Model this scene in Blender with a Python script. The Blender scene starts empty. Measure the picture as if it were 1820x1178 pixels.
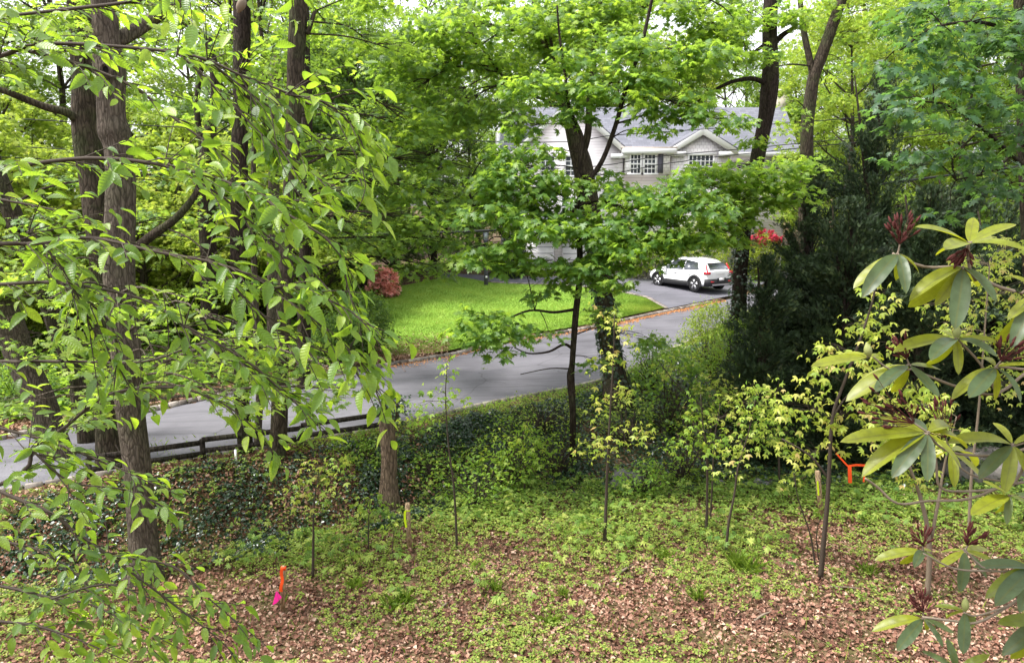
import bpy, math
import numpy as np
from math import radians, pi, sin, cos, tan

# ------------------------------------------------------------------ camera, world, sun, exposure
SC = bpy.context.scene
COL = SC.collection
CAMZ, PITCH, F = 6.3, radians(9.7), 1314.0
cam = bpy.data.objects.new('camera', bpy.data.cameras.new('camera'))
COL.objects.link(cam)
cam.location = (0, 0, CAMZ)
cam.rotation_euler = (radians(90) - PITCH, 0, 0)
cam.data.sensor_width = 36
cam.data.lens = 36 * F / 1820
cam.data.clip_start = 0.05
cam.data.clip_end = 3000
SC.camera = cam
SUN_EL, SUN_AZ = radians(62), radians(262)
W = bpy.data.worlds.new('World'); SC.world = W; W.use_nodes = True
nt = W.node_tree; nt.nodes.clear()
sky = nt.nodes.new('ShaderNodeTexSky'); sky.sky_type = 'NISHITA'; sky.sun_disc = False
sky.sun_elevation = SUN_EL; sky.sun_rotation = SUN_AZ; sky.air_density = 1.0; sky.dust_density = 3.0
hs = nt.nodes.new('ShaderNodeHueSaturation'); hs.inputs['Saturation'].default_value = 0.18; hs.inputs['Value'].default_value = 1.5
bg = nt.nodes.new('ShaderNodeBackground'); bg.inputs['Strength'].default_value = 0.12
wo = nt.nodes.new('ShaderNodeOutputWorld')
nt.links.new(sky.outputs[0], hs.inputs['Color']); nt.links.new(hs.outputs[0], bg.inputs[0]); nt.links.new(bg.outputs[0], wo.inputs[0])
sl = bpy.data.lights.new('sun', 'SUN'); sl.energy = 2.2; sl.angle = radians(9); sl.color = (1.0, 0.96, 0.9)
so = bpy.data.objects.new('sun', sl); COL.objects.link(so)
so.rotation_euler = (pi/2 - SUN_EL, 0, pi - SUN_AZ)
SC.view_settings.view_transform = 'Standard'; SC.view_settings.look = 'None'
SC.view_settings.exposure = 1.52; SC.view_settings.gamma = 1.0
SC.cycles.max_bounces = 7; SC.cycles.diffuse_bounces = 4; SC.cycles.transmission_bounces = 5
SC.cycles.glossy_bounces = 2; SC.cycles.use_denoising = True; SC.cycles.caustics_reflective = False
SC.cycles.caustics_refractive = False

R = np.random.default_rng(11)
def U(a, b, n=None): return R.uniform(a, b, n)
CP, SP = cos(PITCH), sin(PITCH)
def ray(px, py):
    u, v = (px - 910) / F, -(py - 589) / F
    return np.array([u, CP + v * SP, -SP + v * CP])
def P(px, py, d):
    r = ray(px, py); return np.array([0, 0, CAMZ]) + r * (d / r[1])
def WP(w, d): return w / F * d * 1.0

# ------------------------------------------------------------------ terrain shape
def zr(x): return 1.25 + 0.035 * np.clip(x, -40, 60)
def onroad(px, py, dz=0.0):
    r = ray(px, py); t = (1.25 + dz - CAMZ) / (r[2] - 0.035 * r[0]); return np.array([0, 0, CAMZ]) + r * t
_near = np.array([onroad(*p) for p in [(-60, 880), (90, 855), (330, 812), (520, 784), (700, 752), (860, 716), (1000, 690), (1060, 676), (1130, 650), (1220, 606), (1300, 566)]])
_far = np.array([onroad(*p) for p in [(60, 770), (250, 735), (400, 702), (560, 672), (700, 649), (800, 633), (900, 609), (1030, 588), (1180, 556), (1290, 533)]])
def _ext(a, l, r):
    d0 = (a[0] - a[1])[:2]; d0 /= np.linalg.norm(d0); d1 = (a[-1] - a[-2])[:2]; d1 /= np.linalg.norm(d1)
    return np.vstack([a[0, :2] + d0 * l, a[:, :2], a[-1, :2] + d1 * r])
_near = _ext(_near, 60, 80); _far = _ext(_far, 60, 80)
def yN(x): return np.interp(x, _near[:, 0], _near[:, 1])
def yF(x): return np.maximum(np.interp(x, _far[:, 0], _far[:, 1]), yN(x) + 3)
def sm(t): t = np.clip(t, 0, 1); return t * t * (3 - 2 * t)
def bump(x, y): return (np.sin(x * 1.3 + y * .7) + np.sin(y * 1.9 - x * .6 + 2) + np.sin(x * 3.1 + 1.7 * y) * .4) * .028
def yB(x): return np.minimum(15.9, yN(x) - 3.2)
def h(x, y):
    x = np.asarray(x, float); y = np.asarray(y, float)
    n, f, b = yN(x), yF(x), yB(x); z0 = zr(x)
    bank = sm((y - b) / (n - .7 - b)) * (z0 - .02) + bump(x, y) * np.clip((n - y) * .8, 0, 1)
    hill = np.where(y < 9.3, 0.56 * (9.3 - y), 0) - 0.28 * np.clip(1 - np.abs(y - 9.3), 0, 1) * 0
    hill = np.minimum(hill, 4.8)
    z = bank + hill
    z = np.where((y > n) & (y < f), z0 - .05, z)
    lf = z0 + .13 + .05 * np.clip(y - f, 0, 16) + .02 * np.clip(y - 46, 0, 200)
    # soft grass knoll left of the drive
    lf = lf + .55 * np.exp(-((x + 4.5) / 4.5) ** 2 - ((y - 43) / 4.5) ** 2) * np.clip((y - f) / 5, 0, 1)
    return np.where(y >= f, lf, z)
def G(px, py, dmin=6, dmax=120):
    r = ray(px, py); c = np.array([0, 0, CAMZ]); t = np.linspace(dmin, dmax, 6000) / r[1]
    p = c + r * t[:, None]; below = p[:, 2] < h(p[:, 0], p[:, 1])
    i = np.argmax(below) if below.any() else len(t) - 1
    return p[i]

# ------------------------------------------------------------------ materials
def mat(name, rough=.8, col=(.5, .5, .5), spec=.3, metal=0):
    m = bpy.data.materials.new(name); m.use_nodes = True
    b = m.node_tree.nodes['Principled BSDF']
    b.inputs['Base Color'].default_value = (*col, 1); b.inputs['Roughness'].default_value = rough
    b.inputs['Specular IOR Level'].default_value = spec; b.inputs['Metallic'].default_value = metal
    return m
def N(m, t, **k):
    n = m.node_tree.nodes.new('ShaderNode' + t)
    for a, v in k.items():
        if hasattr(n, a): setattr(n, a, v)
        else: n.inputs[a].default_value = v
    return n
def L(m, a, b): m.node_tree.links.new(a, b)
def BS(m): return m.node_tree.nodes['Principled BSDF']
def ramp(m, src, stops):
    r = N(m, 'ValToRGB'); e = r.color_ramp.elements
    while len(e) < len(stops): e.new(.5)
    for i, (p, c) in enumerate(stops): e[i].position = p; e[i].color = (*c, 1) if len(c) == 3 else (c[0],) * 3 + (1,)
    L(m, src, r.inputs[0]); return r
def bumpn(m, src, st=.5, dist=.02):
    b = N(m, 'Bump'); b.inputs['Strength'].default_value = st; b.inputs['Distance'].default_value = dist
    L(m, src, b.inputs['Height']); L(m, b.outputs[0], BS(m).inputs['Normal']); return b
def noise(m, scale, detail=5, vec=None, rough=.6):
    n = N(m, 'TexNoise'); n.inputs['Scale'].default_value = scale; n.inputs['Detail'].default_value = detail; n.inputs['Roughness'].default_value = rough
    if vec is not None: L(m, vec, n.inputs['Vector'])
    return n
def leafmat(name, stops, tr=.42, tcol=(.30, .42, .03), rough=.5, spec=.35, veins=0, rib=(.25, .36, .10), yel=1.28):
    if yel != 1: stops = [(p, (c[0] * yel, c[1], c[2])) for p, c in stops]
    m = mat(name, rough, spec=spec); nt = m.node_tree; b = BS(m)
    a = N(m, 'Attribute', attribute_name='v'); oi = N(m, 'ObjectInfo')
    r = ramp(m, a.outputs['Fac'], stops)
    h_ = N(m, 'HueSaturation')
    mr = N(m, 'MapRange'); mr.inputs['To Min'].default_value = .488; mr.inputs['To Max'].default_value = .508
    L(m, oi.outputs['Random'], mr.inputs[0]); L(m, mr.outputs[0], h_.inputs['Hue']); L(m, r.outputs[0], h_.inputs['Color'])
    t = N(m, 'BsdfTranslucent'); mx = N(m, 'MixShader'); mx.inputs[0].default_value = tr
    mc = N(m, 'MixRGB', blend_type='MULTIPLY'); mc.inputs[0].default_value = 1
    g = N(m, 'MixRGB'); g.inputs[0].default_value = .35; g.inputs[2].default_value = (*tcol, 1); L(m, h_.outputs[0], g.inputs[1])
    L(m, h_.outputs[0], b.inputs['Base Color'])
    sc = N(m, 'MixRGB', blend_type='ADD'); sc.inputs[0].default_value = 1
    L(m, g.outputs[0], sc.inputs[1]); L(m, g.outputs[0], sc.inputs[2])
    L(m, sc.outputs[0], t.inputs[0])
    out = nt.nodes['Material Output']
    L(m, b.outputs[0], mx.inputs[1]); L(m, t.outputs[0], mx.inputs[2]); L(m, mx.outputs[0], out.inputs[0])
    if veins:
        tcx = N(m, 'TexCoord'); bn_ = noise(m, 55 if veins > 6 else 38, 5, tcx.outputs['Object'], .7); br = ramp(m, bn_.outputs[0], [(.32, (.62,)), (.5, (1,)), (.72, (1.3,))]); bm = N(m, 'MixRGB', blend_type='MULTIPLY'); bm.inputs[0].default_value = .8; L(m, h_.outputs[0], bm.inputs[1]); L(m, br.outputs[0], bm.inputs[2]); L(m, bm.outputs[0], g.inputs[1]); h_ = bm
        uv = N(m, 'UVMap'); s = N(m, 'SeparateXYZ'); L(m, uv.outputs[0], s.inputs[0])
        ab = N(m, 'Math', operation='ABSOLUTE'); L(m, s.outputs[0], ab.inputs[0])
        mu = N(m, 'Math', operation='MULTIPLY_ADD'); mu.inputs[1].default_value = -.62; L(m, ab.outputs[0], mu.inputs[0]); L(m, s.outputs[1], mu.inputs[2])
        k = N(m, 'Math', operation='MULTIPLY'); k.inputs[1].default_value = veins * 2 * pi; L(m, mu.outputs[0], k.inputs[0])
        si = N(m, 'Math', operation='SINE'); L(m, k.outputs[0], si.inputs[0])
        mid = N(m, 'Math', operation='LESS_THAN'); mid.inputs[1].default_value = .03 if veins > 6 else .012; L(m, ab.outputs[0], mid.inputs[0])
        su = N(m, 'Math', operation='SUBTRACT'); L(m, si.outputs[0], su.inputs[0]); L(m, mid.outputs[0], su.inputs[1])
        bumpn(m, su.outputs[0], .24 if veins > 6 else .12, .0022)
        bn = nt.nodes['Bump']; L(m, bn.outputs[0], t.inputs['Normal'])
        # pale veins
        pw = N(m, 'Math', operation='GREATER_THAN'); pw.inputs[1].default_value = .93 if veins > 6 else 2; L(m, si.outputs[0], pw.inputs[0])
        mxx = N(m, 'Math', operation='MAXIMUM'); L(m, pw.outputs[0], mxx.inputs[0]); L(m, mid.outputs[0], mxx.inputs[1])
        m5 = N(m, 'Math', operation='MULTIPLY'); m5.inputs[1].default_value = .09 if veins > 6 else .5; L(m, mxx.outputs[0], m5.inputs[0])
        vm = N(m, 'MixRGB'); vm.inputs[2].default_value = (*rib, 1); L(m, m5.outputs[0], vm.inputs[0]); L(m, h_.outputs[0], vm.inputs[1])
        L(m, vm.outputs[0], b.inputs['Base Color'])
    return m
def barkmat(name, c1, c2, scale=9, moss=0.0, lich=.0):
    m = mat(name, .92, spec=.1); tc = N(m, 'TexCoord'); mp = N(m, 'Mapping'); mp.inputs['Scale'].default_value = (scale, scale, scale * .24)
    L(m, tc.outputs['Object'], mp.inputs[0])
    n = noise(m, 2.2, 8, mp.outputs[0], .65); v = N(m, 'TexVoronoi', feature='DISTANCE_TO_EDGE'); v.inputs['Scale'].default_value = 3.2; 
    dv = noise(m, 1.5, 3, mp.outputs[0]); ad = N(m, 'MixRGB'); ad.inputs[0].default_value = .35; L(m, mp.outputs[0], ad.inputs[1]); L(m, dv.outputs['Color'], ad.inputs[2]); L(m, ad.outputs[0], v.inputs['Vector'])
    r = ramp(m, n.outputs[0], [(.3, c1), (.7, c2)])
    n2 = noise(m, 1.3, 4, tc.outputs['Object']); r2 = ramp(m, n2.outputs[0], [(.48, (0,)), (.62, (1,))])
    mx = N(m, 'MixRGB'); mx.inputs[2].default_value = (.06, .075, .03, 1); mm = N(m, 'Math', operation='MULTIPLY'); mm.inputs[1].default_value = moss
    L(m, r2.outputs[0], mm.inputs[0]); L(m, mm.outputs[0], mx.inputs[0]); L(m, r.outputs[0], mx.inputs[1])
    fr = ramp(m, v.outputs[0], [(0, (.30,)), (.16, (1,))]); mf = N(m, 'MixRGB', blend_type='MULTIPLY'); mf.inputs[0].default_value = .75; L(m, mx.outputs[0], mf.inputs[1]); L(m, fr.outputs[0], mf.inputs[2]); L(m, mf.outputs[0], BS(m).inputs['Base Color'])
    mn = N(m, 'Math', operation='MINIMUM'); mn.inputs[1].default_value = .22; L(m, v.outputs[0], mn.inputs[0])
    a = N(m, 'Math', operation='MULTIPLY_ADD'); a.inputs[1].default_value = 2.2; L(m, mn.outputs[0], a.inputs[0]); L(m, n.outputs[0], a.inputs[2])
    bumpn(m, a.outputs[0], 1.0, .025); return m

M = {}
M['hornbeam'] = leafmat('hornbeam_leaf', [(0, (.035, .105, .018)), (.5, (.08, .20, .024)), (1, (.20, .36, .03))], .48, (.36, .50, .015), .38, .5, veins=9)
M['maple'] = leafmat('maple_leaf', [(0, (.026, .085, .024)), (.5, (.07, .18, .038)), (1, (.16, .30, .035))], .5, (.34, .46, .015), .45, .4)
M['maple_light'] = leafmat('light_maple_leaf', [(0, (.045, .115, .022)), (.5, (.10, .22, .03)), (1, (.2, .34, .04))], .48, (.3, .45, .03), .5, .35)
M['maple_dark'] = leafmat('dark_maple_leaf', [(0, (.018, .055, .026)), (.6, (.035, .105, .042)), (1, (.08, .17, .035))], .4, (.2, .36, .02), .45, .4)
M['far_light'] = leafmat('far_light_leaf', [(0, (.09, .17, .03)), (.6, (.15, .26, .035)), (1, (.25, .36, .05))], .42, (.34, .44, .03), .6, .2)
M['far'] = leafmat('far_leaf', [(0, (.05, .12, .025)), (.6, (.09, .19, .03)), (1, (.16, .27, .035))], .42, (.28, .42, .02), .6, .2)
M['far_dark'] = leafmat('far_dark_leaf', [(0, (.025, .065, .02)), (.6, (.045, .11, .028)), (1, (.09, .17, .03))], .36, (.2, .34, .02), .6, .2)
M['yellow'] = leafmat('young_yellow_leaf', [(0, (.14, .25, .035)), (.55, (.30, .36, .055)), (.88, (.42, .42, .11)), (1, (.42, .32, .12))], .4, (.34, .42, .05), .45, .35, yel=1)
M['lime'] = leafmat('lime_leaf', [(0, (.07, .17, .025)), (.6, (.13, .27, .035)), (1, (.24, .36, .05))], .42, (.3, .45, .03), .5, .3)
M['needle'] = leafmat('needle', [(0, (.010, .024, .011)), (.6, (.026, .060, .024)), (1, (.075, .125, .04))], .1, (.05, .1, .02), .6, .25)
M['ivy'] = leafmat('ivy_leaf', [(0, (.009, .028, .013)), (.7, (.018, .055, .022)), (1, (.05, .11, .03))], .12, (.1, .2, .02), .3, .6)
M['rhodo'] = leafmat('rhododendron_leaf', [(0, (.042, .066, .028)), (.38, (.08, .115, .052)), (.48, (.12, .15, .010)), (1, (.21, .22, .010))], .36, (.26, .27, .004), .42, .42, veins=4.5, rib=(.09, .09, .02), yel=.88)
M['redflower'] = leafmat('red_flower', [(0, (.28, .02, .035)), (.6, (.38, .035, .05)), (1, (.42, .10, .09))], .3, (.6, .05, .05), .6, .2, yel=1)
M['pinkflower'] = leafmat('coral_flower', [(0, (.60, .18, .16)), (.6, (.80, .38, .34)), (1, (.86, .55, .50))], .2, (.8, .4, .35), .6, .2, yel=1)
M['seedling'] = leafmat('seedling_leaf', [(0, (.05, .13, .025)), (.5, (.13, .25, .045)), (1, (.27, .37, .09))], .4, (.36, .45, .05), .55, .25)
M['litter'] = leafmat('dead_leaf', [(0, (.085, .042, .028)), (.35, (.19, .095, .062)), (.7, (.33, .195, .135)), (1, (.47, .34, .25))], .1, (.3, .15, .05), .7, .15, yel=1)
M['orange_litter'] = leafmat('maple_flower_litter', [(0, (.35, .14, .05)), (1, (.5, .27, .12))], .1, (.3, .15, .05), .8, .1, yel=1)
M['grass'] = leafmat('grass_blade', [(0, (.05, .12, .016)), (.5, (.12, .23, .028)), (1, (.25, .36, .065))], .3, (.25, .4, .02), .6, .2)
M['seed'] = mat('seed_capsule', .8, (.06, .014, .012), .2)
M['bud'] = mat('bud', .6, (.22, .24, .08), .3)
M['bark_grey'] = barkmat('grey_bark', (.06, .047, .037), (.17, .138, .11), 9, .25)
M['bark_brown'] = barkmat('brown_bark', (.032, .025, .019), (.10, .078, .058), 8, .5)
M['bark_dark'] = barkmat('dark_bark', (.018, .013, .011), (.058, .043, .034), 9, .3)
M['bark_dead'] = barkmat('dead_bark', (.08, .055, .04), (.26, .19, .135), 9, .25)
M['twig'] = mat('twig', .8, (.055, .042, .032), .2)
M['twig_pale'] = mat('pale_twig', .8, (.19, .15, .11), .2)

def m_ground():
    m = mat('woodland_floor', .95, spec=.1); tc = N(m, 'TexCoord')
    v = N(m, 'TexVoronoi'); v.inputs['Scale'].default_value = 17; v.inputs['Randomness'].default_value = 1
    nn = noise(m, 6, 4, tc.outputs['Object']); mx = N(m, 'MixRGB'); mx.inputs[0].default_value = .12
    L(m, tc.outputs['Object'], mx.inputs[1]); L(m, nn.outputs['Color'], mx.inputs[2]); L(m, mx.outputs[0], v.inputs['Vector'])
    bw = N(m, 'RGBToBW'); L(m, v.outputs['Color'], bw.inputs[0])
    r = ramp(m, bw.outputs[0], [(.15, (.025, .015, .010)), (.5, (.08, .045, .03)), (.8, (.17, .10, .07)), (.95, (.25, .17, .12))])
    n2 = noise(m, 1.1, 5, tc.outputs['Object']); r2 = ramp(m, n2.outputs[0], [(.42, (0,)), (.6, (.55,))])
    n3 = noise(m, 40, 4, tc.outputs['Object']); r3 = ramp(m, n3.outputs[0], [(.3, (.05, .045, .02)), (.7, (.13, .15, .04))])
    m2 = N(m, 'MixRGB'); L(m, r2.outputs[0], m2.inputs[0]); L(m, r.outputs[0], m2.inputs[1]); L(m, r3.outputs[0], m2.inputs[2])
    L(m, m2.outputs[0], BS(m).inputs['Base Color']); bumpn(m, bw.outputs[0], .9, .03); return m
def m_asphalt(name, a, b):
    m = mat(name, .85, spec=.3); tc = N(m, 'TexCoord')
    n = noise(m, 90, 4, tc.outputs['Object'], .8); n2 = noise(m, .35, 5, tc.outputs['Object'])
    mx = N(m, 'MixRGB'); mx.inputs[0].default_value = .65; L(m, n.outputs[0], mx.inputs[1]); L(m, n2.outputs[0], mx.inputs[2])
    r = ramp(m, mx.outputs[0], [(.36, a), (.62, b)])
    mp = N(m, 'Mapping'); mp.inputs['Rotation'].default_value = (0, 0, -.62); mp.inputs['Scale'].default_value = (.12, 1.6, 1); L(m, tc.outputs['Object'], mp.inputs[0]); n3 = noise(m, 1.6, 6, mp.outputs[0], .65); r3 = ramp(m, n3.outputs[0], [(.35, (.72,)), (.5, (1,)), (.62, (1.0,)), (.75, (1.28,))])
    wv = noise(m, 1.2, 3, tc.outputs['Object']); wx = N(m, 'MixRGB'); wx.inputs[0].default_value = .25; L(m, tc.outputs['Object'], wx.inputs[1]); L(m, wv.outputs['Color'], wx.inputs[2]); cr = N(m, 'TexVoronoi', feature='DISTANCE_TO_EDGE'); cr.inputs['Scale'].default_value = .28; L(m, wx.outputs[0], cr.inputs['Vector']); rc = ramp(m, cr.outputs[0], [(0, (.45,)), (.006, (1,))])
    m1 = N(m, 'MixRGB', blend_type='MULTIPLY'); m1.inputs[0].default_value = 1; L(m, r.outputs[0], m1.inputs[1]); L(m, r3.outputs[0], m1.inputs[2]); m2 = N(m, 'MixRGB', blend_type='MULTIPLY'); m2.inputs[0].default_value = .6; L(m, m1.outputs[0], m2.inputs[1]); L(m, rc.outputs[0], m2.inputs[2])
    L(m, m2.outputs[0], BS(m).inputs['Base Color']); bumpn(m, n.outputs[0], .35, .01); return m
def m_lawn():
    m = mat('mown_grass', .9, spec=.1); tc = N(m, 'TexCoord')
    mp = N(m, 'Mapping'); mp.inputs['Scale'].default_value = (1, .35, 1); mp.inputs['Rotation'].default_value = (0, 0, .5); L(m, tc.outputs['Object'], mp.inputs[0])
    n = noise(m, 2.2, 6, mp.outputs[0], .7); n2 = noise(m, 30, 3, tc.outputs['Object'])
    mx = N(m, 'MixRGB'); mx.inputs[0].default_value = .45; L(m, n.outputs[0], mx.inputs[1]); L(m, n2.outputs[0], mx.inputs[2])
    r = ramp(m, mx.outputs[0], [(.32, (.09, .185, .022)), (.5, (.16, .28, .035)), (.68, (.26, .36, .075))])
    L(m, r.outputs[0], BS(m).inputs['Base Color']); bumpn(m, n2.outputs[0], .8, .04); return m
def m_stone(name, a, b, sc=4):
    m = mat(name, .9, spec=.2); tc = N(m, 'TexCoord'); n = noise(m, sc, 8, tc.outputs['Object'], .7)
    oi = N(m, 'Attribute', attribute_name='v')
    mx = N(m, 'MixRGB'); mx.inputs[0].default_value = .4; L(m, n.outputs[0], mx.inputs[1]); L(m, oi.outputs['Fac'], mx.inputs[2])
    r = ramp(m, mx.outputs[0], [(.3, a), (.75, b)]); L(m, r.outputs[0], BS(m).inputs['Base Color']); bumpn(m, n.outputs[0], .6, .03); return m
M['ground'] = m_ground(); M['road'] = m_asphalt('road_asphalt', (.075, .072, .083), (.145, .140, .158)); M['drive'] = m_asphalt('driveway_asphalt', (.07, .069, .082), (.13, .127, .148))
M['lawn'] = m_lawn(); M['kerb'] = m_stone('kerb_granite', (.10, .085, .075), (.33, .29, .26), 6); M['stone'] = m_stone('field_stone', (.12, .11, .10), (.48, .44, .38), 3)
M['rock'] = m_stone('dark_rock', (.035, .033, .032), (.16, .155, .15), 5)

# ------------------------------------------------------------------ mesh helpers
class MB:
    def __init__(s): s.V = []; s.F = []; s.A = []; s.UV = []; s.n = 0
    def add(s, v, faces, attr=None, uv=None):
        """v (n,3); faces list of (k,m) int arrays (same m inside one array); attr per-vertex"""
        v = np.asarray(v, float).reshape(-1, 3)
        if not isinstance(faces, list): faces = [faces]
        for f in faces: s.F.append(np.asarray(f, int) + s.n)
        s.V.append(v); s.A.append(np.full(len(v), .5) if attr is None else np.asarray(attr, float))
        s.UV.append(np.zeros((len(v), 2)) if uv is None else uv); s.n += len(v)
    def build(s, name, m, parent=None, smooth=True, loc=None, kind=None):
        V = np.vstack(s.V); off = np.array(parent.location) if parent is not None else (np.zeros(3) if loc is None else np.asarray(loc))
        if parent is not None and parent.parent is not None: off = off + np.array(parent.parent.location)
        V = V - off
        me = bpy.data.meshes.new(name); me.vertices.add(len(V)); me.vertices.foreach_set('co', V.astype(np.float32).ravel())
        nl = sum(f.size for f in s.F); nf = sum(len(f) for f in s.F)
        me.loops.add(nl); me.polygons.add(nf)
        idx = np.concatenate([f.ravel() for f in s.F]); tot = np.concatenate([np.full(len(f), f.shape[1]) for f in s.F])
        st = np.concatenate([[0], np.cumsum(tot)[:-1]])
        me.loops.foreach_set('vertex_index', idx.astype(np.int32)); me.polygons.foreach_set('loop_start', st.astype(np.int32))
        try: me.polygons.foreach_set('loop_total', tot.astype(np.int32))
        except Exception: pass
        if smooth: me.polygons.foreach_set('use_smooth', np.ones(nf, bool))
        a = me.attributes.new('v', 'FLOAT', 'POINT'); a.data.foreach_set('value', np.concatenate(s.A).astype(np.float32))
        uvl = me.uv_layers.new(name='UVMap'); uvl.data.foreach_set('uv', np.vstack(s.UV)[idx].astype(np.float32).ravel())
        me.update(calc_edges=True); me.materials.append(m)
        o = bpy.data.objects.new(name, me); COL.objects.link(o)
        if parent is not None: o.parent = parent
        else: o.location = off
        if kind: o['kind'] = kind
        return o
    def box(s, c, sz, rz=0, attr=.5, taper=1.0):
        x, y, z = np.array(sz) / 2
        v = np.array([[-x, -y, -z], [x, -y, -z], [x, y, -z], [-x, y, -z], [-x * taper, -y * taper, z], [x * taper, -y * taper, z], [x * taper, y * taper, z], [-x * taper, y * taper, z]])
        ca, sa = cos(rz), sin(rz); v = v @ np.array([[ca, sa, 0], [-sa, ca, 0], [0, 0, 1]]) + np.array(c)
        s.add(v, np.array([[0, 3, 2, 1], [4, 5, 6, 7], [0, 1, 5, 4], [1, 2, 6, 5], [2, 3, 7, 6], [3, 0, 4, 7]]), np.full(8, attr))
    def prism(s, poly, y0, y1):
        """xz polygon extruded along y"""
        poly = np.asarray(poly, float); n = len(poly)
        a = np.c_[poly[:, 0], np.full(n, y0), poly[:, 1]]; b = np.c_[poly[:, 0], np.full(n, y1), poly[:, 1]]
        i = np.arange(n); j = (i + 1) % n
        s.add(np.vstack([a, b]), [np.arange(n)[None], (np.arange(n)[::-1] + n)[None], np.c_[i, i + n, j + n, j]])
    def quad(s, a, b, c, d): s.add(np.array([a, b, c, d]), np.array([[0, 1, 2, 3]]))

def norm(a): return a / np.maximum(np.linalg.norm(a, axis=-1, keepdims=True), 1e-9)
def tag(o, label=None, cat=None, group=None, kind=None):
    if label: o['label'] = label
    if cat: o['category'] = cat
    if group: o['group'] = group
    if kind: o['kind'] = kind
    return o
def thing(name, loc, label, cat, group=None):
    o = bpy.data.objects.new(name, None); COL.objects.link(o); o.location = tuple(float(q) for q in loc); o.empty_display_size = .2
    return tag(o, label, cat, group)

def catmull(p, k=4):
    p = np.asarray(p, float)
    if len(p) < 3: t = np.linspace(0, 1, k * (len(p) - 1) + 1)[:, None]; return p[0] + (p[-1] - p[0]) * t
    q = np.vstack([2 * p[0] - p[1], p, 2 * p[-1] - p[-2]]); out = []
    for i in range(1, len(q) - 2):
        t = np.linspace(0, 1, k, endpoint=False)[:, None]; a, b, c, d = q[i - 1], q[i], q[i + 1], q[i + 2]
        out.append(.5 * (2 * b + (c - a) * t + (2 * a - 5 * b + 4 * c - d) * t ** 2 + (3 * b - a - 3 * c + d) * t ** 3))
    out.append(p[-1][None]); return np.vstack(out)
def tube(mb, pts, rad, sides=8, k=5, rough=.0, capend=True, attr=.5):
    """pts (n,3) rad (n)"""
    pr = catmull(np.c_[np.asarray(pts, float), np.asarray(rad, float)], k); p, r = pr[:, :3], np.maximum(pr[:, 3], .0006)
    n = len(p); t = norm(np.gradient(p, axis=0)); ref = np.array([1., 0, 0]) if abs(t[0][0]) < .8 else np.array([0, 1., 0])
    u = norm(np.cross(t, np.cross(ref[None].repeat(n, 0), t))); w = np.cross(t, u)
    a = np.arange(sides) * 2 * pi / sides; A = np.tile(a, (n, 1)); rr = r[:, None] * np.ones_like(A)
    if rough > 0:
        s = np.cumsum(np.r_[0, np.linalg.norm(np.diff(p, axis=0), axis=1)])[:, None]; ph = U(0, 9, 6)
        rr = rr * (1 + rough * (np.sin(2 * A + s * 1.1 + ph[0]) * .5 + np.sin(3 * A - s * 2.3 + ph[1]) * .4 + np.sin(5 * A + s * .6 + ph[2]) * .3 + np.sin(s * 3.7 + A + ph[3]) * .5))
    v = p[:, None] + rr[..., None] * (np.cos(A)[..., None] * u[:, None] + np.sin(A)[..., None] * w[:, None])
    i = np.arange(n - 1)[:, None] * sides; j = np.arange(sides)[None]; j2 = (j + 1) % sides
    f = np.stack([i + j, i + j2, i + sides + j2, i + sides + j], -1).reshape(-1, 4); fs = [f]
    if capend: fs += [(np.arange(sides) + (n - 1) * sides)[None], np.arange(sides)[::-1][None]]
    mb.add(v.reshape(-1, 3), fs, np.full(n * sides, attr)); return p
def twigs(mb, A, B, r0, r1, sag=.1, K=4, sides=3):
    A = np.asarray(A, float); B = np.asarray(B, float); n = len(A)
    if n == 0: return
    t = np.linspace(0, 1, K)[None, :, None]; d = B - A; ln = np.linalg.norm(d, axis=1)[:, None, None]
    wob = R.normal(0, .05, (n, 1, 3)) * ln
    p = A[:, None] + d[:, None] * t + np.sin(t * pi) * (wob + np.array([0, 0, 1.]) * sag * ln)
    dn = norm(d); u = norm(np.cross(dn, np.array([.3, .2, .93]))); w = np.cross(dn, u)
    a = np.arange(sides) * 2 * pi / sides
    off = np.cos(a)[None, :, None] * u[:, None] + np.sin(a)[None, :, None] * w[:, None]
    r0 = np.broadcast_to(np.asarray(r0, float), (n,)); r1 = np.broadcast_to(np.asarray(r1, float), (n,))
    rr = r0[:, None] + (r1 - r0)[:, None] * np.linspace(0, 1, K)[None]
    v = p[:, :, None] + rr[:, :, None, None] * off[:, None]
    base = (np.arange(n) * K * sides)[:, None, None] + (np.arange(K - 1) * sides)[None, :, None]; j = np.arange(sides)[None, None]; j2 = (j + 1) % sides
    f = np.stack([base + j, base + j2, base + sides + j2, base + sides + j], -1).reshape(-1, 4)
    mb.add(v.reshape(-1, 3), f)

# ------------------------------------------------------------------ leaf templates: verts (n,3) along +Y, normal +Z; list of face arrays; uv
def t_maple(hi=True):
    if hi: half = [(.04, .0), (.20, -.06), (.40, -.01), (.29, .12), (.22, .19), (.44, .19), (.62, .35), (.44, .37), (.20, .41), (.30, .58), (.40, .79), (.22, .72), (.10, .60), (.15, .82), (0, 1.06)]
    else: half = [(.04, .0), (.38, -.02), (.22, .19), (.60, .34), (.20, .42), (.38, .78), (.10, .62), (0, 1.04)]
    half = np.array(half); o = np.vstack([half, half[:-1][::-1] * [-1, 1]]); n = len(o)
    v = np.c_[o, -.22 * np.abs(o[:, 0]) ** 1.3 - .18 * (o[:, 1] - .4) ** 2]; v = np.vstack([v, [[0, .36, .03]]])
    i = np.arange(n); f = np.c_[i, (i + 1) % n, np.full(n, n)][:, [0, 1, 2]]
    return v, [f], np.c_[v[:, 0], v[:, 1]]
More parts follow.
